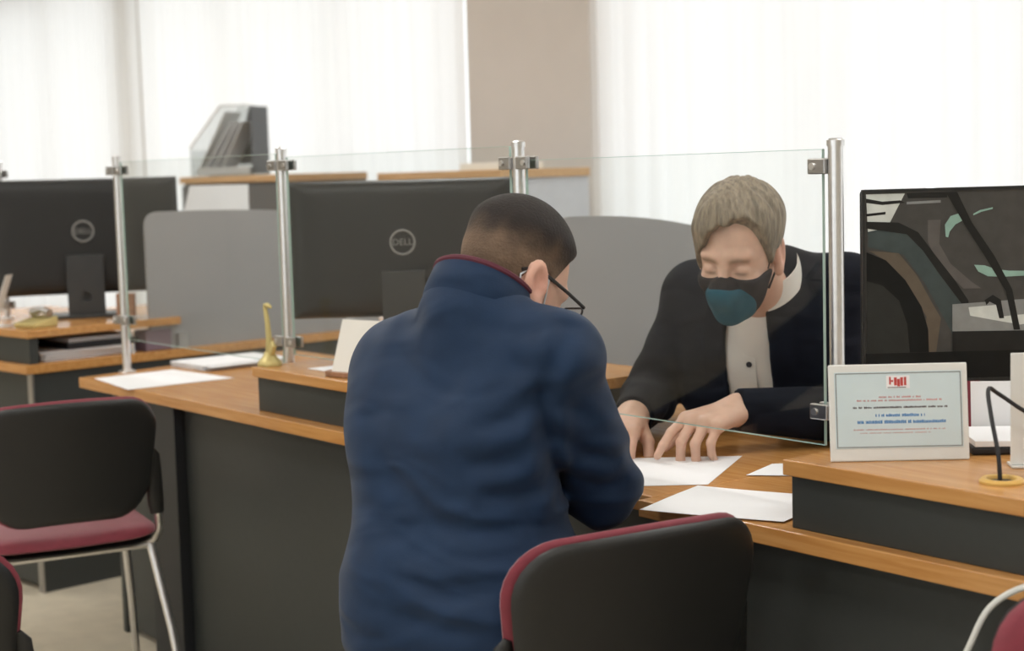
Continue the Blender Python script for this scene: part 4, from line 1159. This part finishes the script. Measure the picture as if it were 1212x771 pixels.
# =========================================================== masked clerk
def clerk():
    P = A_(.67, 3.68, .60)
    o = person('clerk with a teal and black face mask, dark suit and white shirt pointing at paper', (P[0], P[1], 0))
    Sl, Sr = A_(.705, 3.37, 1.055), A_(.410, 3.52, 1.04)
    El, Wl = A_(.725, 3.26, .805), A_(.450, 3.20, .832)
    Er, Wr = A_(.298, 3.49, .825), A_(.245, 3.285, .812)
    mid = (Sl+Sr)/2
    rt = Sr-Sl; rt[2] = 0; rt /= np.linalg.norm(rt); ft = np.array([-rt[1], rt[0], 0])
    neck = mid + A_(-.008, -.055, .035)
    Hc = A_(.461, 3.225, 1.156); HS = 1.0
    HR = frame((-.48, -.877), math.radians(19), math.radians(3))
    hq = lambda p: ((p-Hc) @ HR)/HS
    nk = Hc + HR @ (A_(0, -.04, -.06)*HS)
    # left hand: pointing with the index, back of the hand up and tipped to the viewer
    def hframe(y, z):
        y = np.asarray(y, float); y /= np.linalg.norm(y); x = np.cross(y, z); x /= np.linalg.norm(x); return np.stack([x, y, np.cross(x, y)], 1)
    HL = hframe((-.70, -.70, -.07), (-.10, -.25, 1))
    handL = hand_chain(HL, Wl+HL[:, 1]*.02, 1, [(.42, .28, .14), (.75, .8, .4), (.80, .9, .45), (.85, .9, .5)], [.02, .0, -.04, -.10], [(.75, .42), (.35, .55), (.15, .5)], 1.16)
    HRr = hframe((-.35, -.93, -.12), (-.1, -.3, 1))
    handR = hand_chain(HRr, Wr+HRr[:, 1]*.02, -1, [(.75, .9, .5), (.85, 1.0, .6), (.9, 1.0, .6), (.95, 1.0, .6)], [.05, .0, -.04, -.08], [(.65, .45), (.3, .6), (.1, .5)], 1.12)
    rp = rt
    hips = [P + rp*s*.09 + A_(0, 0, -.01) for s in (-1, 1)]
    knees = [hips[i] + ft*.36 + rp*s*.05 + A_(0, 0, -.01) for i, s in ((0, -1), (1, 1))]
    ank = [k_ - ft*.02 + A_(0, 0, -.45) for k_ in knees]
    def torso(p, e):
        d = cap(p, Sl, Sr, .070+e)
        ub = mid + A_(0, 0, -.085) + ft*.0
        d = smin(d, cap(p, ub-rt*.095, ub+rt*.095, .105+e), .06)
        cc = A_(.563, 3.475, .87)
        d = smin(d, cap(p, cc-rt*.085, cc+rt*.085, .122+e), .08)
        wc = A_(.62, 3.58, .71)
        d = smin(d, cap(p, wc-rt*.075, wc+rt*.075, .13+e), .08)
        return smin(d, cap(p, P-rt*.08, P+rt*.08, .13+e), .08)
    def body(p):
        d = torso(p, -.02)
        d = smin(d, cap(p, neck-A_(0, 0, .06), nk, .062, .056), .03)
        d = smin(d, masked(p, Hc, .185, lambda q: head(hq(q))*HS), .02)
        d = smin(d, limb(p, [Sl, El, Wl, Wl+HL[:, 1]*.03], [.05, .042, .030, .026]), .03); d = smin(d, limb(p, [Sr, Er, Wr, Wr+HRr[:, 1]*.03], [.05, .042, .030, .026]), .03)
        d = smin(d, masked(p, Wl+HL[:, 1]*.09, .16, lambda q: hand(q, handL)), .014)
        d = smin(d, masked(p, Wr+HRr[:, 1]*.09, .16, lambda q: hand(q, handR)), .014)
        for i in (0, 1): d = smin(d, limb(p, [hips[i], knees[i], ank[i]], [.07, .05, .035]), .03)
        return d
    def tone(v):
        q = hq(v); c = np.tile(A_(.72, .46, .345), (len(v), 1))
        ear = np.exp(-(((np.abs(q[:, 0])-.083)/.012)**2 + ((q[:, 1]+.012)/.03)**2 + ((q[:, 2]+.01)/.04)**2))[:, None]
        c = c*(1-.5*ear) + A_(.68, .29, .22)*.5*ear
        qa = np.abs(q[:, 0])
        brow = 1.3*np.exp(-((qa-.030)/.019)**4 - ((q[:, 2]-.012+.12*np.abs(qa-.03))/.0055)**2)*(q[:, 1] > .05)
        c = c*(1-.55*brow[:, None]) + A_(.22, .14, .085)*.55*brow[:, None]
        eye = np.exp(-((qa-.031)/.013)**4 - ((q[:, 2]+.018)/.0028)**2)*(q[:, 1] > .06)
        c = c*(1-.65*eye[:, None]) + A_(.14, .08, .055)*.65*eye[:, None]
        return c
    sdf_obj('body', body, (.05, 2.85, .02), (1.0, 4.0, 1.42), .0035, 'skin', o, tone)
    # eyebrows as small tufts
    L = lambda x, y, z: Hc + HR @ (A_(x, y, z)*HS)
    # hair: medium length, brushed over the forehead to his right
    def zcut(x, y):
        base = np.interp(y, [-.13, -.09, -.05, -.02, .012, .026, .040, .056, .075, .1], [-.085, -.075, -.045, -.004, .006, -.020, .012, .056, .078, .086])
        return base - .058*sm(x, .004, .060)*sm(y, .02, .05) + .018*sm(-x, .0, .04)*sm(y, .045, .07) + .003*np.sin(x*260+1)*sm(y, .05, .08)
    def hair(p):
        q = hq(p)
        top = sm(q[:, 2], .0, .08)
        fl = q[:, 1]*60 + q[:, 2]*40 + 14*q[:, 0]
        fl = q[:, 1]*75 + q[:, 0]*38 + 1.6*np.sin(q[:, 0]*40) + q[:, 2]*20
        t = .009 + .008*top + (.0016*np.sin(fl*1.6) + .0011*np.sin(fl*3.7+2*np.sin(q[:, 0]*60)))*top + .006*np.exp(-((q[:, 0]-.02)/.035)**2-((q[:, 1]-.06)/.04)**2)
        t = t + .007*sm(q[:, 1], .03, .085)*sm(q[:, 2], .035, .08)
        return smax(skull(q)-t, (zcut(q[:, 0], q[:, 1])-q[:, 2])*.65, .006)*HS
    def htone(v):
        q = hq(v)
        st = .5+.5*np.sin(q[:, 0]*210+4*np.sin(q[:, 1]*40)+q[:, 2]*60)
        c = np.tile(A_(.235, .188, .134), (len(v), 1))
        lo = sm(q[:, 2], -.02, .05)[:, None]
        return c*(.7+.3*lo)
    sdf_obj('hair', hair, Hc-.19, Hc+.2, .003, 'hair', o, htone)
    # shirt, collar, buttons
    cx = .012
    def loc(p):
        q = p-mid; return q @ rt, q @ ft, p[:, 2]
    def lean(z): return 0.0
    def shirt(p):
        d = torso(p, -.001)
        d = smin(d, cap(p, neck-A_(0, 0, .08), neck-A_(0, 0, .015), .085, .072), .03)
        x, y, z = loc(p)
        d = d + .0015*np.sin(46*z+9*x) 
        return np.maximum(np.maximum(d, np.abs(x-cx)-.13), .62-z)
    sh = sdf_obj('shirt', shirt, (.3, 3.1, .6), (.95, 3.9, 1.2), .005, 'shirt_white', o)
    ax = ft*.42 + A_(0, 0, 1)*.9; ax /= np.linalg.norm(ax)
    c0 = neck + ft*.030 + A_(0, 0, .002)
    fz = ft - (ft @ ax)*ax; fz /= np.linalg.norm(fz); rz_ = np.cross(fz, ax)
    n = 41
    def ring(r, h, drop):
        out = []
        for k_ in range(n):
            a = math.radians(-163 + 326*k_/40)
            fr_ = .5*(1-math.cos(a))
            out.append(c0 + (rz_*math.sin(a) - fz*math.cos(a)*1.05)*r*(1+.06*fr_*drop) + ax*(h - drop*.035*fr_**2))
        return out
    rows = [rel(o, ring(r, h, dr)) for r, h, dr in ((.074, -.03, 0), (.070, .0, 0), (.068, .034, .5), (.072, .038, .6), (.079, .006, 1.1), (.076, .004, 1.1), (.072, .028, .5))]
    vs = [p for r_ in rows for p in r_]; fs = []
    for i in range(len(rows)):
        j = (i+1) % len(rows)
        for k_ in range(n-1): fs.append((i*n+k_, i*n+k_+1, j*n+k_+1, j*n+k_))
    fs.append(tuple(i*n for i in range(len(rows)))); fs.append(tuple(i*n+n-1 for i in range(len(rows)-1, -1, -1)))
    MB().add(vs, fs).obj('collar', 'shirt_white', sh, smooth=True)
    def front(z, dx=0.0, off=.003):
        """point of the shirt front on the button line at height z"""
        ts = np.linspace(.0, .35, 400); pp = mid[None]*1.0 + rt*(cx+dx) + ft*ts[:, None]; pp[:, 2] = z
        d = torso(pp, -.001); i = int(np.argmax(d > 0)); return pp[i] + ft*off
    for z in (1.03, .965, .905, .845):
        c = front(z, 0, .0015)
        MB().tube(rel(o, [c, c+ft*.003]), .0062, 14).obj('button', 'button_dark', sh)
    zs = np.linspace(1.06, .80, 14)
    vs = []; 
    for z in zs:
        for dx, of in ((-.014, .0005), (-.014, .0028), (.014, .0028), (.014, .0005)): vs.append(front(z, dx, of))
    fs = []
    for i in range(len(zs)-1):
        for q_ in range(3): fs.append((4*i+q_, 4*i+q_+1, 4*i+5+q_, 4*i+4+q_))
    MB().add(rel(o, vs), fs).obj('placket', 'shirt_white', sh)
    # suit jacket, open at the front
    def jacket(p):
        x, y, z = loc(p)
        hw = np.interp(z, [.6, .8, .95, 1.06, 1.14], [.045, .047, .050, .046, .060])
        edge = np.abs(x-cx)-hw
        lap = .005*sm(.055-edge, .0, .012)*sm(z, .86, .93)*sm(y, 0, .05)
        e = .011 + lap
        d = torso(p, e)
        d = smin(d, cap(p, neck-A_(0, 0, .07), neck-A_(0, 0, .01)-ft*.012, .096, .084), .04)
        d = d + .0028*np.sin(48*(z+.4*x)+2*np.sin(14*x))*sm(1.0-z, 0, .15)
        front_ = (y > .02)
        d = np.where(front_, smax(d, -edge, .006), d)
        d = np.where(front_ & (np.abs(x-cx) < hw+.03), smax(d, -(torso(p, .001)), .002), d)
        la = limb(p, [Sl+A_(0, 0, -.008), El, Wl], [.072, .062, .044], .025)
        la = la + .003*np.sin(80*(p[:, 0]*.8+p[:, 2])+2*np.sin(40*p[:, 1]))*np.exp(-(ln(p-El)/.12)**2)
        lb = limb(p, [Sr+A_(0, 0, -.008), Er, Wr], [.068, .058, .043], .025)
        lb = lb + .003*np.sin(80*(p[:, 0]*.6+p[:, 2])+2*np.sin(40*p[:, 1]))*np.exp(-(ln(p-Er)/.12)**2)
        d = smin(smin(d, la, .02), lb, .02)
        for W_, E_ in ((Wr, Er), (Wl, El)):
            a_ = (W_-E_)/np.linalg.norm(W_-E_); s_ = (p-W_) @ a_
            d = np.where(ln(p-W_) < .12, np.maximum(d, s_-.002), d)
        return np.maximum(d, .50-z)
    sdf_obj('suit_jacket', jacket, (.15, 3.05, .46), (1.0, 3.95, 1.25), .0048, 'dark_suit', o)
    # mask: black with a teal front
    def mbase(q): return smin(smin(skull(q), ell(np.abs(q*A_(1, 0, 0))+q*A_(0, 1, 1), (.040, .066, -.042), (.02, .02, .018)), .02), smin(smin(skull(q), cap(q, (0, .094, -.018), (0, .116, -.048), .012, .020), .022), cap(q, (0, .10, -.06), (0, .085, -.10), .02, .022), .03), .01)
    def mask(p):
        q = hq(p); d = mbase(q)-.005
        reg = np.maximum(np.maximum(q[:, 2]+.027+.06*np.abs(q[:, 0])-.012*np.exp(-(q[:, 0]/.016)**2), -.126-q[:, 2]), .018+.55*np.maximum(-.045-q[:, 2], 0)-q[:, 1])
        return smax(d, reg, .004)*HS
    mk = sdf_obj('face_mask', mask, Hc-.2, Hc+.2, .003, 'mask_black', o)
    def teal(p):
        q = hq(p); d = mbase(q)-.0068
        reg = (np.sqrt((q[:, 0]/.052)**2 + ((q[:, 2]+.084)/.053)**2)-1)*.045
        reg = np.maximum(reg, .045-q[:, 1])
        return smax(d, reg, .003)*HS
    sdf_obj('front_panel', teal, Hc-.2, Hc+.2, .003, 'mask_teal', mk)
    for s in (-1, 1):
        MB().tube(rel(o, [L(s*.066, .028, -.028), L(s*.075, .012, .008), L(s*.072, -.022, .020), L(s*.070, -.042, -.010), L(s*.067, -.024, -.048), L(s*.062, .018, -.075)]), .0022, 6).obj('ear_loop', 'mask_black', mk)
    def trousers(p):
        d = cap(p, P-rp*.075, P+rp*.075, .125)
        for i in (0, 1): d = smin(d, limb(p, [hips[i], knees[i], ank[i]], [.09, .072, .058]), .04)
        return np.maximum(d, p[:, 2]-.68)
    sdf_obj('trousers', trousers, (.15, 3.0, .02), (1.05, 4.0, .74), .009, 'trouser_dark', o)
    fa = math.atan2(ft[1], ft[0])
    for i in (0, 1):
        a = ank[i]; Rz_ = np.stack([rt, ft, A_(0, 0, 1)], 1)
        sdf_obj('shoe', lambda p: np.maximum(smin(ell(p, a+ft*.09+A_(0, 0, -.045), (.045, .13, .045), Rz_), cap(p, a+A_(0, 0, .02), a+A_(0, 0, -.05), .048), .03), .004-p[:, 2]), a+A_(-.25, -.27, -.13), a+A_(.2, .2, .09), .008, 'shoe_black', o)
    return o
clerk()
